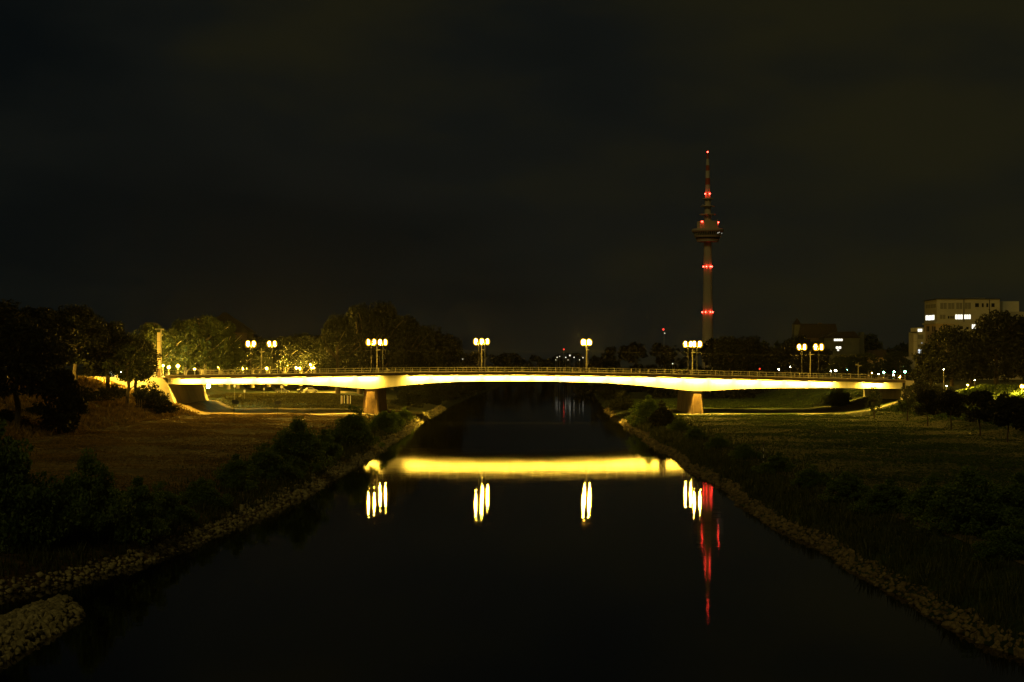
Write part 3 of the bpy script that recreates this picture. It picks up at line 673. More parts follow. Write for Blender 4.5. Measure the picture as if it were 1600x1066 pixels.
wood('far_woods', [(310, 596, 420, 602, 600, 5), (480, 606, 560, 605, 640, 3.8)], 'low dark hedge across the left meadow behind the bridge', seed=10, size=.7)

# ---------------------------------------------------------------- riprap stones
def rock_proto(seed, n=2):
    import bmesh
    rs = random.Random(seed); bm = bmesh.new(); bmesh.ops.create_icosphere(bm, subdivisions=n, radius=.5)
    cuts = [(Vector((rs.gauss(0, 1), rs.gauss(0, 1), rs.gauss(0, 1))).normalized(), rs.uniform(.19, .38)) for _ in range(10)]
    for v in bm.verts:
        for c, d in cuts:
            k = v.co.dot(c)
            if k > d: v.co -= c * (k - d)
    me = bpy.data.meshes.new('stone'); bm.to_mesh(me); bm.free(); me.materials.append(M['rock']); return me
RP = [rock_proto(s) for s in range(6)]; RB2 = []
for q in RP:
    c2 = q.copy(); c2.materials[0] = M['rockbrown']; RB2.append(c2)
RPl = [rock_proto(s, 1) for s in range(4)]
LP = []
for me in RPl:
    v = np.array([tuple(q.co) for q in me.vertices]); f = np.array([tuple(p.vertices) for p in me.polygons]); LP.append((v, f))
spots = []
def spitz(x, y):   # the stone spit: mound height
    u = (90.4 - y); cx = -22.3; hw = 1.75 * min(1, math.sqrt(max(0, u) / 3.2)) + .001
    return .58 * (1 - (abs(x - cx) / hw) ** 3) if u > 0 and abs(x - cx) < hw else -1
y = 62.0
while y < 91.3:
    x = -25.2
    while x < -20:
        px_, py_ = x + rnd.uniform(-.13, .13), y + rnd.uniform(-.13, .13); h = spitz(px_, py_)
        if h > 0: spots.append((px_, py_, h - .05, rnd.uniform(.34, .62), 0))
        x += .33
    y += .33
y = 66.0
while y < 520:
    st = .30 if y < 140 else .42 if y < 250 else .62
    for side in (-1, 1):
        for r in np.arange(-.1, (1.0 if y < 135 else 1.35) if side < 0 else 1.05, st * 1.05):
            e = eL(y) if side < 0 else eR(y); x = float(e) + side * (r + rnd.uniform(-.2, .2)); yy = y + rnd.uniform(-.2, .2)
            if side < 0 and 55 < y < 62: continue
            spots.append((x, yy, tzf(x, yy) + .02, min(st * 2.3, st * rnd.lognormvariate(0.05, .38)), side))
    y += st
vis = [s for s in spots if abs(s[0] / s[1]) < 800 / F + .002 and s[2] > -.12]
big = sorted([s for s in vis if 700 / F * 0 + CAMH * F / s[1] + HOR < 1075], key=lambda s: s[1])
big = [s for s in big][:300]
bs = set(id(s) for s in big)
for s in big:
    o = bpy.data.objects.new('riprap_stone', rnd.choice(RB2 if s[4] == 1 else RP)); COL.objects.link(o); o.location = s[:3]; o.scale = (s[3] * 1.1, s[3], s[3] * .8)
    o.rotation_euler = (rnd.uniform(0, 6), rnd.uniform(0, 6), rnd.uniform(0, 6))
    lb = {0: 'pale rough stone heaped on the rock spit at the lower left', -1: 'pale rough stone of the left bank edge near the camera', 1: 'brown rough stone of the right bank edge near the camera'}[s[4]]
    tag(o, lb, 'stone', {0: 'stones of the spit at lower left', -1: 'stones of the near left bank', 1: 'stones of the near right bank'}[s[4]])
for sd2, mm, lb2 in (((-1, 0), M['rock'], 'band of broken stone lining the left river bank at the waterline'), ((1,), M['rockbrown'], 'band of brown broken stone lining the right river bank at the waterline')):
    VV = []; FF = []; nb = 0
    for s in spots:
        if id(s) in bs or s[4] not in sd2: continue
        v, f = LP[rnd.randrange(4)]
        e = Matrix.Rotation(rnd.uniform(0, 6), 3, 'X') @ Matrix.Rotation(rnd.uniform(0, 6), 3, 'Z'); e = np.array(e)
        v2 = (v @ e.T) * s[3] * np.array([1.1, 1, .8]) + np.array(s[:3]); VV.append(v2); FF.append(f + nb); nb += len(v)
    tag(link('riprap', mesh_np('riprap', np.concatenate(VV), np.concatenate(FF), mm)), lb2, 'stones', kind='stuff')

b = MB(); V = []; ys = np.arange(60, 91.5, 1.0)
for yv in ys:
    u = max(0, 90.4 - yv); cx = -22.3; hw = 1.75 * min(1, math.sqrt(max(0, u) / 3.2)) + .001
    for k in np.linspace(-1.15, 1.15, 9): V.append((cx + k * hw, yv, min(.58 * (1 - abs(k) ** 3) - .18, .7)))
tag(link('gravel_spit', mesh_np('gravel_spit', V, [(i * 9 + j, i * 9 + j + 1, (i + 1) * 9 + j + 1, (i + 1) * 9 + j) for i in range(len(ys) - 1) for j in range(8)], M['bark'], True)), kind='structure')

# bank grass, tall blades
rs = np.random.RandomState(5); n = 60000
yy = 62 + 330 * rs.uniform(0, 1, n) ** 1.5; sd_ = np.where(rs.uniform(size=n) < .5, -1, 1); off = .85 + rs.exponential(3.2, n)
xx = np.where(sd_ < 0, eL(yy) - off, eR(yy) + off); cl = (np.sin(xx * 1.7) * np.sin(yy * .9 + 1) + 1) * .5
keep = (off < 16) & (rs.uniform(size=n) < .35 + .65 * cl); xx, yy, off, cl = xx[keep], yy[keep], off[keep], cl[keep]; n = len(xx)
zz = tz(xx, yy); hh = (.25 + .75 * rs.uniform(size=n)) * (.35 + .8 * cl) * np.clip(1.3 - off / 16, .3, 1); wd = .02 + .00035 * yy
an_ = rs.uniform(0, 6.28, n); ld = rs.normal(0, .25, (n, 2)) * hh[:, None]
A = np.stack([xx - np.cos(an_) * wd, yy - np.sin(an_) * wd, zz - .05], 1); B = np.stack([xx + np.cos(an_) * wd, yy + np.sin(an_) * wd, zz - .05], 1); Cc = np.stack([xx + ld[:, 0], yy + ld[:, 1], zz + hh], 1)
V = np.stack([A, B, Cc], 1).reshape(-1, 3)
tag(link('bank_grass', mesh_np('bank_grass', V, np.arange(3 * n).reshape(-1, 3), M['reed'])), 'tall rough grass growing along both river banks above the stones', 'grass', kind='stuff')

# tufts of mown grass on both meadows and rough grass on the embankments
def tufts(name, n, xr, yr, hr, wr, label, seed, m, thr=.45, k=.6):
    rs = np.random.RandomState(seed)
    y = yr[0] + (yr[1] - yr[0]) * rs.uniform(0, 1, n) ** .8; x = rs.uniform(xr[0], xr[1], n)
    p = (np.sin(x * .21 * k + y * .09) * np.sin(y * .16 * k - x * .05 + 1) + .6 * np.sin(x * .7 * k + 2) * np.sin(y * .5 * k)) * .4 + .5
    d = np.maximum(eL(y) - x, x - eR(y)); ok = (d > 5) & (rs.uniform(size=n) < np.clip((p - thr) * 1.2 + .55, .2, 1)) & (np.abs(x) < .36 * y + 10)
    ok &= ~((y > 552) & (x < -45)) & ~((x > 60) & (y > 376) & (y < YN))
    ok &= ~((y > YN - 4) & (y < YF + 4))
    x, y, p = x[ok], y[ok], p[ok]; n = len(x); z = tz(x, y)
    h = rs.uniform(hr[0], hr[1], n) * (.6 + .6 * p); w = rs.uniform(wr[0], wr[1], n); a = rs.uniform(-.9, .9, n)
    A = np.stack([x - np.cos(a) * w, y - np.sin(a) * w, z - .03], 1); B = np.stack([x + np.cos(a) * w, y + np.sin(a) * w, z - .03], 1)
    C_ = np.stack([x + rs.normal(0, .4, n) * h, y + rs.normal(0, .4, n) * h, z + h], 1)
    return tag(link(name, mesh_np(name, np.stack([A, B, C_], 1).reshape(-1, 3), np.arange(3 * n).reshape(-1, 3), m)), label, 'grass', kind='stuff')
M['drytuft'] = leafmat('dry_tuft', (.10, .064, .018), (.28, .18, .055), .12); M['mixtuft'] = leafmat('mixed_tuft', (.026, .028, .006), (.075, .068, .016), .12); M['greentuft'] = leafmat('green_tuft', (.020, .046, .006), (.070, .115, .018), .12)
tufts('meadow_grass', 110000, (-68, -24), (85, 384), (.04, .11), (.10, .28), 'dry brown mown grass of the left meadow', 31, M['drytuft'])
tufts('meadow_grass', 110000, (24, 78), (85, 384), (.04, .13), (.10, .28), 'dark green mown grass of the right meadow', 32, M['greentuft'])
tufts('rough_grass', 26000, (-88, -66), (225, 386), (.3, .8), (.12, .3), 'rough tall grass on the slope of the left embankment', 33, M['drytuft'], k=1.6)
tufts('rough_grass', 20000, (76, 108), (230, 386), (.3, .8), (.12, .3), 'rough tall grass on the slope behind the small round trees', 34, M['greentuft'], k=1.6)
tufts('rough_grass', 40000, (-84, -26), (434, 548), (.12, .4), (.15, .4), 'rough grass on the ground behind the left span', 35, M['mixtuft'], k=1.3)
tufts('rough_grass', 40000, (30, 100), (434, 560), (.12, .4), (.15, .4), 'rough grass on the ground behind the right span', 36, M['greentuft'], k=1.3)
for px, y, h, wd, lb in [(128, 330, 2.6, 5.5, 'low dark scrub on the left slope under the row of trees'), (158, 345, 2.3, 5.0, 'low dark scrub left of the forked tree'), (112, 300, 2.0, 4.5, 'low dark scrub right of the drooping tree at far left'), (182, 362, 2.4, 4.2, 'scrub high on the slope behind the forked tree'),
                         (222, 374, 3.2, 4.6, 'scrub against the lit wing wall left of the abutment'), (60, 285, 2.2, 5.0, 'dark scrub between the two dark trees at far left'), (8, 262, 1.8, 5.0, 'dark scrub at the left edge on the slope')]:
    bush(gx(px, y), y, h, wd, lb, 'bushdark')
for px, y, h, wd, lb in [(1442, 372, 4.6, 6.0, 'dark bush beside the right wing wall'), (1462, 350, 3.6, 5.0, 'dark bush between the wing wall and the small round trees')]:
    bush(gx(px, y), y, h, wd, lb, 'bushdark')

# ---------------------------------------------------------------- buildings
def win_rects(b, face, rects, y0, depth=.04):
    pass
def facade(parent, name, m, rects, Y=None, X=None, mull=0, frame=None, lab=None):
    """rects in photo px on plane y=Y (front) : (px0,py0,px1,py1). Each a window part with a sub-part frame"""
    for (p0, q0, p1, q1) in rects:
        if Y is not None:
            x0, x1, z0, z1 = gx(p0, Y), gx(p1, Y), gz(q1, Y), gz(q0, Y)
            o = MB().box(x0, x1, Y - .05, Y + .05, z0, z1).build(name, m, parent, world=True)
            b = MB(); f = .10
            b.box(x0 - f, x1 + f, Y - .10, Y + .02, z1, z1 + f); b.box(x0 - f, x1 + f, Y - .14, Y + .02, z0 - f, z0)
            b.box(x0 - f, x0, Y - .10, Y + .02, z0, z1); b.box(x1, x1 + f, Y - .10, Y + .02, z0, z1)
            for k in range(mull):
                xm = x0 + (x1 - x0) * (k + 1) / (mull + 1); b.box(xm - .06, xm + .06, Y - .09, Y - .052, z0, z1)
            b.build('frame', frame or M['render_'], o, world=True)
        else:   # side wall at x=X, rows given by distance of the px columns
            ya, yb = X * F / (p1 - 800), X * F / (p0 - 800); ym = (ya + yb) / 2; z0, z1 = gz(q1, ym), gz(q0, ym)
            o = MB().box(X - .05, X + .05, ya, yb, z0, z1).build(name, m, parent, world=True)
            b = MB(); f = .1; b.box(X - .1, X + .02, ya, yb, z1, z1 + f); b.box(X - .12, X + .02, ya, yb, z0 - f, z0)
            b.build('frame', frame or M['render_'], o, world=True)
HY = 600.0; X0 = gx(1464, HY); X1 = gx(1562, HY)
hosp = empty('hospital_building', ((X0 + X1) / 2, HY + 9, 7.5), 'pale multi storey hospital block with two bright office windows near the top', 'building')
MB().box(X0, X1, HY, HY + 18, gz(504, HY), gz(468, HY)).build('upper_storeys', M['render_'], hosp, world=True)
MB().box(X0 - .4, X1 + .3, HY - .4, HY + 18.4, gz(468, HY) + .003, gz(466.6, HY)).build('roof', M['darkmetal'], hosp, world=True)
MB().box(X0 - .7, X1 - 8, HY - .8, HY + 18.7, gz(506, HY), gz(503.2, HY)).build('ledge', M['render_'], hosp, world=True)
MB().box(X0 - .2, X1 + 2, HY + .4, HY + 18, 7, gz(506.05, HY)).build('lower_storeys', M['sand'], hosp, world=True)
MB().box(X0 + 11, X0 + 17, HY + 4, HY + 9, gz(466.5, HY), gz(464.8, HY)).build('roof_plant', M['metal'], hosp, world=True)
for p in (1506, 1546): MB().box(gx(p, HY) - .12, gx(p, HY) + .12, HY - .12, HY - .003, gz(503, HY), gz(468.2, HY)).build('downpipe', M['darkmetal'], hosp, world=True)
facade(hosp, 'window', M['blind'], [(1469, 473.5, 1479, 483), (1481.5, 473.5, 1491, 483), (1494, 473.5, 1503.5, 483), (1507.5, 473, 1517, 483), (1468.5, 492, 1477, 498.5)], Y=HY, mull=1)
facade(hosp, 'window', M['glassdark'], [(1523.5, 474, 1529.5, 480), (1534, 474, 1537, 480), (1541, 474, 1544, 480), (1549, 474, 1554, 480), (1481, 494, 1483.5, 498), (1484.8, 494, 1487, 498), (1488, 494, 1490, 498)], Y=HY)
facade(hosp, 'window', M['windowlit'], [(1492.5, 491.7, 1504, 499), (1506.3, 491.7, 1516.5, 498.6)], Y=HY, mull=2)
facade(hosp, 'window', M['windowlit'], [(1446.5, 493, 1450, 500.5), (1450.6, 493, 1455, 500.5), (1455.6, 492.5, 1460, 500)], X=X0)
facade(hosp, 'window', M['blind'], [(1446.5, 476, 1449.5, 482), (1450.3, 476, 1453.3, 482), (1454.2, 475.6, 1457.5, 481.6), (1458.3, 475.2, 1462.3, 481.2)], X=X0)
facade(hosp, 'window', M['glassdark'], [(1448, 510, 1449.5, 518), (1450.5, 510, 1452, 518), (1457, 510, 1458.5, 518), (1460, 510, 1461.5, 518)], X=X0 - .2)
# wing in front, right
WY = 585.0
wing = empty('hospital_wing', (gx(1520, WY), WY + 5, 7.5), 'lower hospital wing with slanted roof edge and one bright window before the tall block', 'building')
V, Fc = loft([[(gx(1496, WY), y, 7), (gx(1640, WY), y, 7), (gx(1640, WY), y, gz(500, WY)), (gx(1530, WY), y, gz(503.5, WY)), (gx(1496, WY), y, gz(506.5, WY))] for y in (WY, WY + 10)], 5)
MB().add(V, [tuple(reversed(f)) for f in Fc]).build('wall', M['render_'], wing, world=True)
facade(wing, 'window', M['windowlit'], [(1518.5, 507, 1524, 514)], Y=WY, mull=1)
facade(wing, 'window', M['glassdark'], [(1509.5, 511, 1513.5, 515), (1498.5, 510, 1504.5, 514.5)], Y=WY)
A2 = 610.0
rb = empty('rooftop_block_building', (gx(1590, A2), A2 + 8, 7.5), 'plain pale building with a cube shaped rooftop room at the right edge of the frame', 'building')
MB().box(gx(1564, A2), gx(1680, A2), A2 + .5, A2 + 20, 7, gz(487, A2)).build('wall', M['render_'], rb, world=True)
MB().box(gx(1567.5, A2), gx(1593, A2), A2 + .6, A2 + 7, gz(487, A2) + .003, gz(470.8, A2)).build('rooftop_room', M['panel'], rb, world=True)
facade(rb, 'window', M['glassdark'], [(1595, 500, 1600, 506), (1604, 500, 1609, 506)], Y=A2 + .5)
# narrow annex on the left of the hospital
AY = 590.0
ax_ = empty('stair_annex', (gx(1436, AY), AY + 6, 7.5), 'narrow stair annex with glowing windows stacked at the left side of the hospital', 'building')
MB().box(gx(1432.5, AY), gx(1446, AY), AY, AY + 12, 7, gz(518.5, AY)).build('wall', M['render_'], ax_, world=True)
MB().box(gx(1431.5, AY), gx(1443.5, AY), AY + .3, AY + 8, gz(518.4, AY), gz(512, AY)).build('top_storey', M['panel'], ax_, world=True)
b = MB()
for k in range(4): b.box(gx(1427, AY), gx(1432.2, AY), AY - .5, AY + .0, gz(572.5 - k * 13, AY), gz(560 - k * 13, AY))
b.build('panel_strip', mat('pale_metal_panel', (.55, .52, .42)), ax_, world=True)
MB().box(gx(1423, AY), gx(1433, AY), AY - 1, AY + 1, gz(519.8, AY), gz(518.6, AY)).build('canopy', M['darkmetal'], ax_, world=True)
facade(ax_, 'window', M['windowlit'], [(1434, 514, 1440.8, 519)], Y=AY + .3, mull=1)
facade(ax_, 'window', M['windowcool'], [(1434.5, 546, 1441, 554.5)], Y=AY, mull=1)
facade(ax_, 'window', M['windowdim'], [(1439.4, 535.2, 1441, 537)], Y=AY)
facade(ax_, 'window', M['blind'], [(1434, 523, 1442.5, 530), (1434, 538.5, 1442.5, 543)], Y=AY)
LA = 570.0
la = empty('low_annex', (gx(1420, LA), LA + 4, 7.5), 'low box annex clad in pale square panels under the stair annex', 'building')
b = MB()
for k in range(3): b.box(gx(1411.5 + k * 5.6, LA), gx(1416.8 + k * 5.6, LA), LA, LA + 6, gz(570, LA), gz(557.5, LA))
b.build('panels', mat('square_panel', (.55, .50, .38)), la, world=True)
MB().box(gx(1411.5, LA), gx(1428, LA), LA + .3, LA + 6, 7, gz(570.1, LA)).build('wall', M['render_'], la, world=True)
# old gabled building with lit strip windows
OY = 700.0
old = empty('gabled_building', (gx(1290, OY), OY + 8, 7.5), 'long dark hip roofed building with a small turret and one bright strip window', 'building')
def px_box(b, p0, p1, q0, q1, Y, d): return b.box(gx(p0, Y), gx(p1, Y), Y, Y + d, gz(q1, Y), gz(q0, Y))
px_box(MB(), 1252, 1308, 528, 590, OY + 2, 14).build('wall', M['brick'], old, world=True)
b = MB(); V, Fc = loft([[(gx(a, OY), y, z) for a, z in ((1248, gz(528, OY)), (1253, gz(506, OY)), (1307, gz(506, OY)), (1312, gz(528, OY)))] for y in (OY + 1.5, OY + 17)], 4); b.add(V, Fc)
rf = b.build('roof', M['roof'], old, world=True)
px_box(MB(), 1279, 1284, 504.5, 506.1, OY + 5, 2).build('chimney', M['brick'], rf, world=True)
px_box(MB(), 1241, 1250, 507, 545, OY + 3, 5).build('turret', M['dimwall'], old, world=True)
b = MB(); cx = gx(1248, OY); b.add([(cx - 1.6, OY + 2.5, gz(506.9, OY)), (cx + 1.6, OY + 2.5, gz(506.9, OY)), (cx + 1.6, OY + 6, gz(506.9, OY)), (cx - 1.6, OY + 6, gz(506.9, OY)), (cx, OY + 4.2, gz(496.5, OY))], [(0, 1, 4), (1, 2, 4), (2, 3, 4), (3, 0, 4), (3, 2, 1, 0)]); b.build('turret_roof', M['roof'], old, world=True)
low = empty('office_wing', (gx(1320, OY - 20), OY - 16, 7.5), 'dim flat fronted wing with a long bright strip window and a smaller bright window below', 'building')
LY = OY - 20
px_box(MB(), 1288, 1343, 528.3, 590, LY, 12).build('wall', M['dimwall'], low, world=True)
V, Fc = loft([[(gx(a, LY), y, z) for a, z in ((1286, gz(528.2, LY)), (1306, gz(519, LY)), (1335, gz(518, LY)), (1344.5, gz(528.2, LY)))] for y in (LY - .4, LY + 12.5)], 4)
MB().add(V, Fc).build('roof', M['roof'], low, world=True)
facade(low, 'window', M['windowlit'], [(1303, 529.5, 1316.5, 533)], Y=LY, mull=3, frame=M['brick'])
facade(low, 'window', M['windowlit'], [(1306, 541.5, 1314.2, 545), (1308, 545.8, 1311, 548.5)], Y=LY, mull=1, frame=M['brick'])
px_box(MB(), 1344, 1350.5, 519, 590, LY + 14, 4).build('stair_shaft', M['dimwall'], low, world=True)
sm = empty('small_house', (gx(1381, 600), 604, 7.5), 'small sand coloured house with a dark red roof between the green trees', 'house')
px_box(MB(), 1362, 1388, 559, 592, 600, 8).build('wall', M['sand'], sm, world=True)
V, Fc = loft([[(gx(a, 600), y, z) for a, z in ((1359, gz(558.9, 600)), (1365, gz(547, 600)), (1382, gz(547, 600)), (1390, gz(558.9, 600)))] for y in (599, 609)], 4)
MB().add(V, Fc).build('roof', M['roof'], sm, world=True)
facade(sm, 'window', M['glassdark'], [(1374.5, 562, 1376.5, 567), (1381, 562, 1383, 567)], Y=600)
# pointed roof on the left
PY = 640.0
pr = empty('hip_roof_house', (gx(347, PY), PY + 8, 7.5), 'dark house with a tall pointed hip roof and a stub chimney above the lit trees', 'house')
px_box(MB(), 312, 386, 520, 585, PY, 16).build('wall', M['brick'], pr, world=True)
b = MB(); zc = gz(519.9, PY); a0, a1 = gx(306, PY), gx(392, PY); cx = gx(346, PY)
b.add([(a0, PY - .5, zc), (a1, PY - .5, zc), (a1, PY + 17, zc), (a0, PY + 17, zc), (cx - .6, PY + 8, gz(487.5, PY)), (cx + .6, PY + 8, gz(487.5, PY))], [(0, 1, 5, 4), (1, 2, 5), (2, 3, 4, 5), (3, 0, 4), (3, 2, 1, 0)])
rf = b.build('roof', M['roof'], pr, world=True)
px_box(MB(), 307, 314, 498, 524, PY + 4, 1.6).build('chimney', M['sand'], rf, world=True)
lh = empty('narrow_roof_house', (gx(234, 560), 566, 8), 'dark steep roofed house mostly hidden behind the trees left of the pylon', 'house')
px_box(MB(), 222, 246, 522, 590, 560, 10).build('wall', M['brick'], lh, world=True)
V, Fc = loft([[(gx(a, 560), y, z) for a, z in ((219, gz(521.9, 560)), (228, gz(504, 560)), (236, gz(504, 560)), (248, gz(521.9, 560)))] for y in (559, 571)], 4)
MB().add(V, Fc).build('roof', M['roof'], lh, world=True)

# ---------------------------------------------------------------- small lamps behind the bridge
def post_lamp(px, py, Y, m, label, r=.28, h=None, group=None, cap=True, zb=None):
    x = gx(px, Y); z = gz(py, Y); z0 = tzf(x, Y) if zb is None else zb
    if z - z0 < 1.2: z0 = z - 4
    t = empty('park_lamp', (x, Y, z0), label, 'lamp', group)
    MB().cyl((0, 0, 0), (0, 0, z - z0 - r), .07, .05, 6).build('pole', M['metal'], t)
    ico(r * (.6 if m == 'sodfar' else 1), (0, 0, z - z0), 8).build('lamp_globe', M[m], t)
    if m == 'sodfar': MB().lathe([(r * .5, -r * 1.5), (r * 1.4, -r * .8), (r * 1.7, 0), (r * 1.4, r * .8), (r * .5, r * 1.5)], 14, (0, 0, z - z0)).build('halo_shell', M['globe'], t, smooth=True)  # wider shell added round the lamp as a warm halo
    return t
GL = 'yellow globe lamps along the road beyond the left bridge end'
for px, py, Y, r, lb in [(255, 571.5, 436, .16, 'small yellow lamp closest to the sign pylon'), (264, 573.8, 430, .30, 'bright yellow lamp second from the pylon'), (278, 572.2, 428, .36, 'brightest yellow globe lamp near the left bridge end'), (304, 576.5, 450, .18, 'yellow lamp below the green lit tree'),
                  (342.7, 575.5, 480, .30, 'yellow lamp left of the forked pale trunk'), (379.5, 576, 500, .17, 'left one of two close yellow lamps behind the leftmost twin lamp'), (385, 576, 505, .22, 'right one of two close yellow lamps behind the leftmost twin lamp'),
                  (417, 576, 530, .30, 'yellow lamp between the leftmost mast and the second twin lamp'), (449.7, 570.3, 560, .30, 'raised yellow lamp right of the second twin lamp'), (462.8, 575, 570, .28, 'left one of the paired low yellow lamps before the poplars'),
                  (468.4, 575.5, 575, .32, 'right one of the paired low yellow lamps before the poplars'), (485, 570, 585, .30, 'raised yellow lamp nearest the poplars'), (487, 575.3, 590, .18, 'small low yellow lamp under the raised one near the poplars'), (490.5, 575, 600, .18, 'last small yellow lamp before the poplars')]:
    post_lamp(px, py, Y, 'sodfar', lb, r, group=GL, zb=7)
for px, py, Y, r, m, lb in [(211, 587, 384, .17, 'sodfar', 'yellow lamp behind the forked tree left of the pylon'), (150, 582, 378, .26, 'sodfar', 'yellow lamp hidden behind the dark trees over the lit grass'), (60, 585, 345, .22, 'sodfar', 'yellow lamp glinting through the trees at far left'), (12, 584, 335, .12, 'sodfar', 'faint lamp glinting at the left edge'),
                     (189, 582, 420, .12, 'whitelamp', 'small white lamp left of the pylon behind the forked tree'), (1217, 577, 560, .22, 'whitelamp', 'white lamp between the round trees and the right twin lamps'), (1305.5, 579, 480, .26, 'whitelamp', 'warm white lamp right of the rightmost twin lamp'), (1298, 580, 490, .12, 'whitelamp', 'small lamp immediately left of the warm white lamp'),
                     (1381, 582, 470, .24, 'greenlamp', 'leftmost greenish lamp behind the right bridge end'), (1373, 585, 480, .16, 'whitelamp', 'white lamp left of the greenish lamps'), (1397, 581, 500, .22, 'greenlamp', 'second greenish lamp behind the right bridge end'), (1396, 586, 470, .20, 'whitelamp', 'white lamp below the second greenish lamp'),
                     (1414, 581, 480, .26, 'greenlamp', 'brightest greenish lamp in front of the low annex'), (1406.5, 589, 450, .16, 'sodfar', 'small orange lamp at the right end of the railing'), (1433, 580.5, 500, .20, 'greenlamp', 'rightmost greenish lamp beside the dark trees'),
                     (1597, 604, 330, .30, 'sodfar', 'yellow lamp behind the trees at the right edge'), (1512, 602, 372, .13, 'sodfar', 'yellow lamp hidden behind the small round trees'), (1479, 603, 380, .10, 'whitelamp', 'tiny white lamp over the small round trees'),
                     (1474.5, 577.5, 390, .09, 'whitelamp', 'tiny white lamp in front of the big dark tree'), (1523, 594, 390, .09, 'whitelamp', 'tiny white lamp glinting under the tallest dark tree'), (1235, 573.5, 600, .10, 'whitelamp', 'tiny lamp left of the right twin lamps'), (1324, 577.8, 520, .09, 'greenlamp', 'tiny greenish lamp behind the green tree'), (1362, 582.5, 470, .10, 'sodfar', 'tiny orange lamp right of the T shaped post')]:
    post_lamp(px, py, Y, m, lb, r)
for px, py, Y, r, m, lb in [(723, 561, 1000, .45, 'farlamp', 'lone far white light left of the midstream lamp cluster'), (881, 546, 1600, .6, 'reddim', 'far red light above the treeline left of the midstream lamp'), (870.5, 558.5, 1450, .5, 'farlamp', 'far white light at the left of the cluster on the horizon'), (874.5, 557, 1450, .4, 'farlamp', 'second far white light of the horizon cluster'),
                     (884, 558.5, 1450, .5, 'farlamp', 'far white light in the middle of the horizon cluster'), (890.5, 555.5, 1450, .7, 'farlamp', 'brightest far white light of the horizon cluster'), (897, 558.5, 1450, .5, 'farlamp', 'far white light right of the brightest one on the horizon'), (905.5, 562.5, 1450, .4, 'farlamp', 'low far white light near the lamp pole right of midstream'), (911, 559, 1450, .5, 'farlamp', 'far white light just left of the lamp pole right of midstream'), (887.5, 562.5, 1450, .35, 'farlamp', 'low far white light in the middle of the horizon cluster'), (868.5, 562.5, 1450, .35, 'farlamp', 'lowest far white light at the left of the horizon cluster'),
                     (1036.5, 515, 1400, .75, 'reddim', 'far red light above the trees left of the tower'), (1038.5, 520.8, 1400, .5, 'farlamp', 'far white light just under the red one left of the tower'), (1051, 568.5, 800, .3, 'farlamp', 'small far white light left of the right pier lamps'), (1187, 576.5, 620, .25, 'reddim', 'small far red light under the round trees')]:
    post_lamp(px, py, Y, m, lb, r, zb=3)
# underpass lamp
x = XL + 2.0; t = empty('underpass_lamp', (gx(326, 447), 447, gz(603.5, 447)), 'greenish white wall lamp under the left end of the bridge', 'lamp')
MB().box(-.3, .3, .05, .15, -.25, .35).build('bracket', M['metal'], t); ico(.42, (0, -.35, 0), 8).build('lamp_globe', M['underlamp'], t)
# bright light box, cars
lb_ = empty('advert_light_box', (gx(174, 390), 390, 9.5), 'glowing white light box on the road left of the bridge', 'light box')
MB().box(-.45, .45, -.1, .1, .5, 1.55).build('screen', M['adbox'], lb_); MB().box(-.52, .52, -.08, .12, 0, .48).build('base', M['darkmetal'], lb_)

def car(x, y, z, rz, paint, label):
    t = empty('parked_car', (x, y, z), label, 'car', 'cars parked beyond the bridge', rz=rz)
    prof = [(-2.1, .35), (-2.15, .75), (-1.95, .95), (-1.55, 1.0), (-1.15, 1.42), (.35, 1.45), (1.05, .98), (1.95, .85), (2.15, .6), (2.1, .35)]
    V, Fc = loft([[(a, yy * (1 if b_ < 1.1 else .86), b_) for a, b_ in prof] for yy in (-.85, .85)], len(prof))
    MB().add(V, Fc).build('body', paint, t)
    b = MB()
    for s in (-1, 1):
        b.add([(-1.42, s * .875, 1.03), (.9, s * .875, 1.03), (.3, s * .765, 1.38), (-1.1, s * .765, 1.38)], [(0, 1, 2, 3)] if s < 0 else [(3, 2, 1, 0)])
    b.build('side_windows', M['glassdark'], t)
    MB().add([(.42, -.68, 1.43), (.42, .68, 1.43), (1.08, .76, 1.0), (1.08, -.76, 1.0)], [(3, 2, 1, 0)]).build('windscreen', M['glassdark'], t)
    wm = MB().cyl((0, -.1, 0), (0, .1, 0), .32, n=14)
    me = wm.mesh('wheel', M['tyre']); hm_ = MB().cyl((0, -.105, 0), (0, .105, 0), .18, n=10).mesh('rim', M['metal'])
    for a in (-1.3, 1.35):
        for s in (-.82, .82):
            o = link('wheel', me, t); o.location = (a, s, .32); link('rim', hm_, o)
    for s in (-.6, .6): MB().box(2.06, 2.17, s - .15, s + .15, .6, .72).build('headlight', M['signwhite'], t)
for px, y, paint, rz, lb in [(485.5, 556, M['carwhite'], .35, 'white parked car seen under the left span of the bridge'), (474.5, 560, M['cardark'], .5, 'dark parked car immediately left of the white one'), (441, 552, M['cardark'], 0, 'low dark parked car seen under the bridge at the roadside')]:
    x = gx(px, y); car(x, y, tzf(x, y) + .06, rz, paint, lb)
for px, y, paint, lb in [(183, 392, M['carwhite'], 'white car on the embankment left of the bridge'), (228, 393, M['cargrey'], 'grey car on the road beside the sign pylon')]:
    car(gx(px, y), y, 9.6 if px > 200 else 9.5, .1, paint, lb)

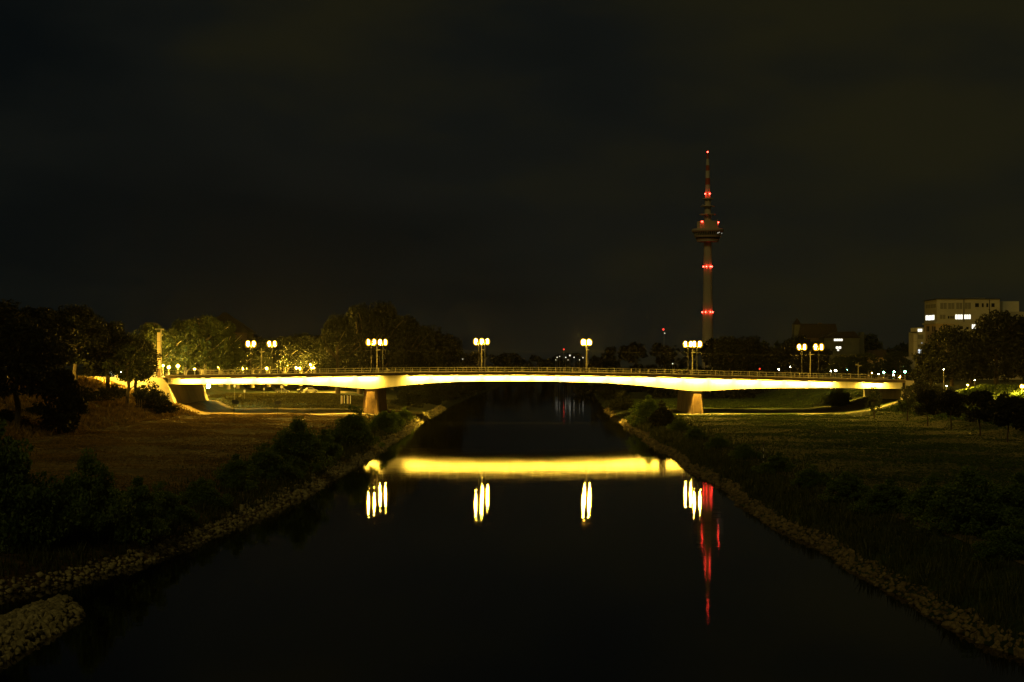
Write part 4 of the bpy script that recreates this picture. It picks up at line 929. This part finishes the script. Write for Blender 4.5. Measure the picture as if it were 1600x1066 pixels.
# signs on the left meadow
def board(px, y, top, bw, bh, label, m=M['signgrey']):
    x = gx(px, y); z0 = tzf(x, y); t = empty('notice_board', (x, y, z0), label, 'sign')
    MB().cyl((0, .05, -.1), (0, .05, top), .06, n=6).build('post', M['darkmetal'], t)
    if bw: MB().box(-bw / 2 + .3 * (px < 400), bw / 2 + .3 * (px < 400), -.05, -.01, top - bh, top).build('board', m, t)
board(365.5, 328, 3.9, 1.2, .75, 'dark square board on a post in the left meadow, the left one')
board(434, 366, 3.1, 1.25, .7, 'dark square board on a post in the left meadow, the one nearer the bridge')
x = gx(485, 356); t = empty('meadow_post', (x, 356, tzf(x, 356)), 'thin bare post in the left meadow between the boards and the pier', 'post')
MB().cyl((0, 0, -.1), (0, 0, 2.0), .04, n=6).build('shaft', M['metal'], t); MB().lathe([(1.4, -.05), (1.0, .12), (.2, .2)], 10).build('base_mound', M['bark'], t)
for px, lb in ((535.5, 'left one of two pale framed boards on the grass under the bridge'), (545, 'right one of two pale framed boards on the grass under the bridge')):
    y = 470; x = gx(px, y); z0 = tzf(x, y); zt = gz(618, y) - z0
    t = empty('framed_board', (x, y, z0), lb, 'sign', 'pale framed boards under the bridge')
    for dx in (-.42, .42): MB().box(dx - .07, dx + .07, -.07, .07, 0, zt).build('post', M['signwhite'], t)
    MB().box(-.34, .1, -.03, .03, .2, zt - .1).build('board', M['wood'], t)
for px, py, y, lb in ((440, 604.5, 520, 'round white traffic sign seen under the left span'), (412.5, 608, 500, 'small pale sign post on the green slope under the left span'), (382, 611, 480, 'short pale sign post left on the green slope under the bridge'), (366.5, 603, 470, 'pale lit sign on a post by the underpass')):
    x = gx(px, y); z0 = tzf(x, y); z = max(gz(py, y) - z0, 1.2)
    t = empty('traffic_sign', (x, y, z0), lb, 'sign', 'small signs beyond the left span')
    MB().cyl((0, .06, 0), (0, .06, z), .04, n=6).build('post', M['metal'], t)
    (MB().cyl((0, 0, z), (0, .04, z), .42, n=16) if px == 440 else MB().box(-.22, .22, 0, .04, z - .4, z + .3)).build('sign_face', M['signwhite'], t)
# striped marker pole on the right meadow
y = 193.0; x = gx(1193, y); t = empty('marker_pole', (x, y, tzf(x, y)), 'thin black and white striped river marker pole on the right meadow', 'pole')
for k in range(6):
    MB().cyl((0, 0, k * .36), (0, 0, k * .36 + .36), .045, n=8).build('band', M['signwhite'] if k % 2 == 0 else M['darkmetal'], t)
MB().cyl((0, 0, 2.16), (0, 0, 2.42), .10, .06, n=8).build('cap', M['darkmetal'], t)
# posts under the right end of the bridge
for px, y, lb in ((1344, 452, 'dark post behind the bridge near the right shrub'), (1352.5, 448, 'second dark post behind the bridge, the right one')):
    x = gx(px, y); z0 = tzf(x, y); tag(MB().cyl((x, y, z0), (x, y, z0 + 4), .12, n=8).build('timber_post', M['bark']), lb, 'post')

# ---------------------------------------------------------------- haze, added for a warm glow round the lamps and horizon
HZ = True
if HZ:
    hz = MB().box(-2300, 2300, -40, 4520, -6, 235).build('haze', bpy.data.materials.new('glow_haze')); tag(hz, 'thin haze added over the river to give the lamps a glow', 'haze', kind='stuff')
    m = hz.data.materials[0]; m.use_nodes = True; t = m.node_tree; t.nodes.clear()
    o = N(t, 'ShaderNodeOutputMaterial'); v = N(t, 'ShaderNodeVolumePrincipled'); v.inputs['Density'].default_value = .00001; v.inputs['Anisotropy'].default_value = .85
    v.inputs['Color'].default_value = (.9, .9, .9, 1); t.links.new(v.outputs[0], o.inputs['Volume'])
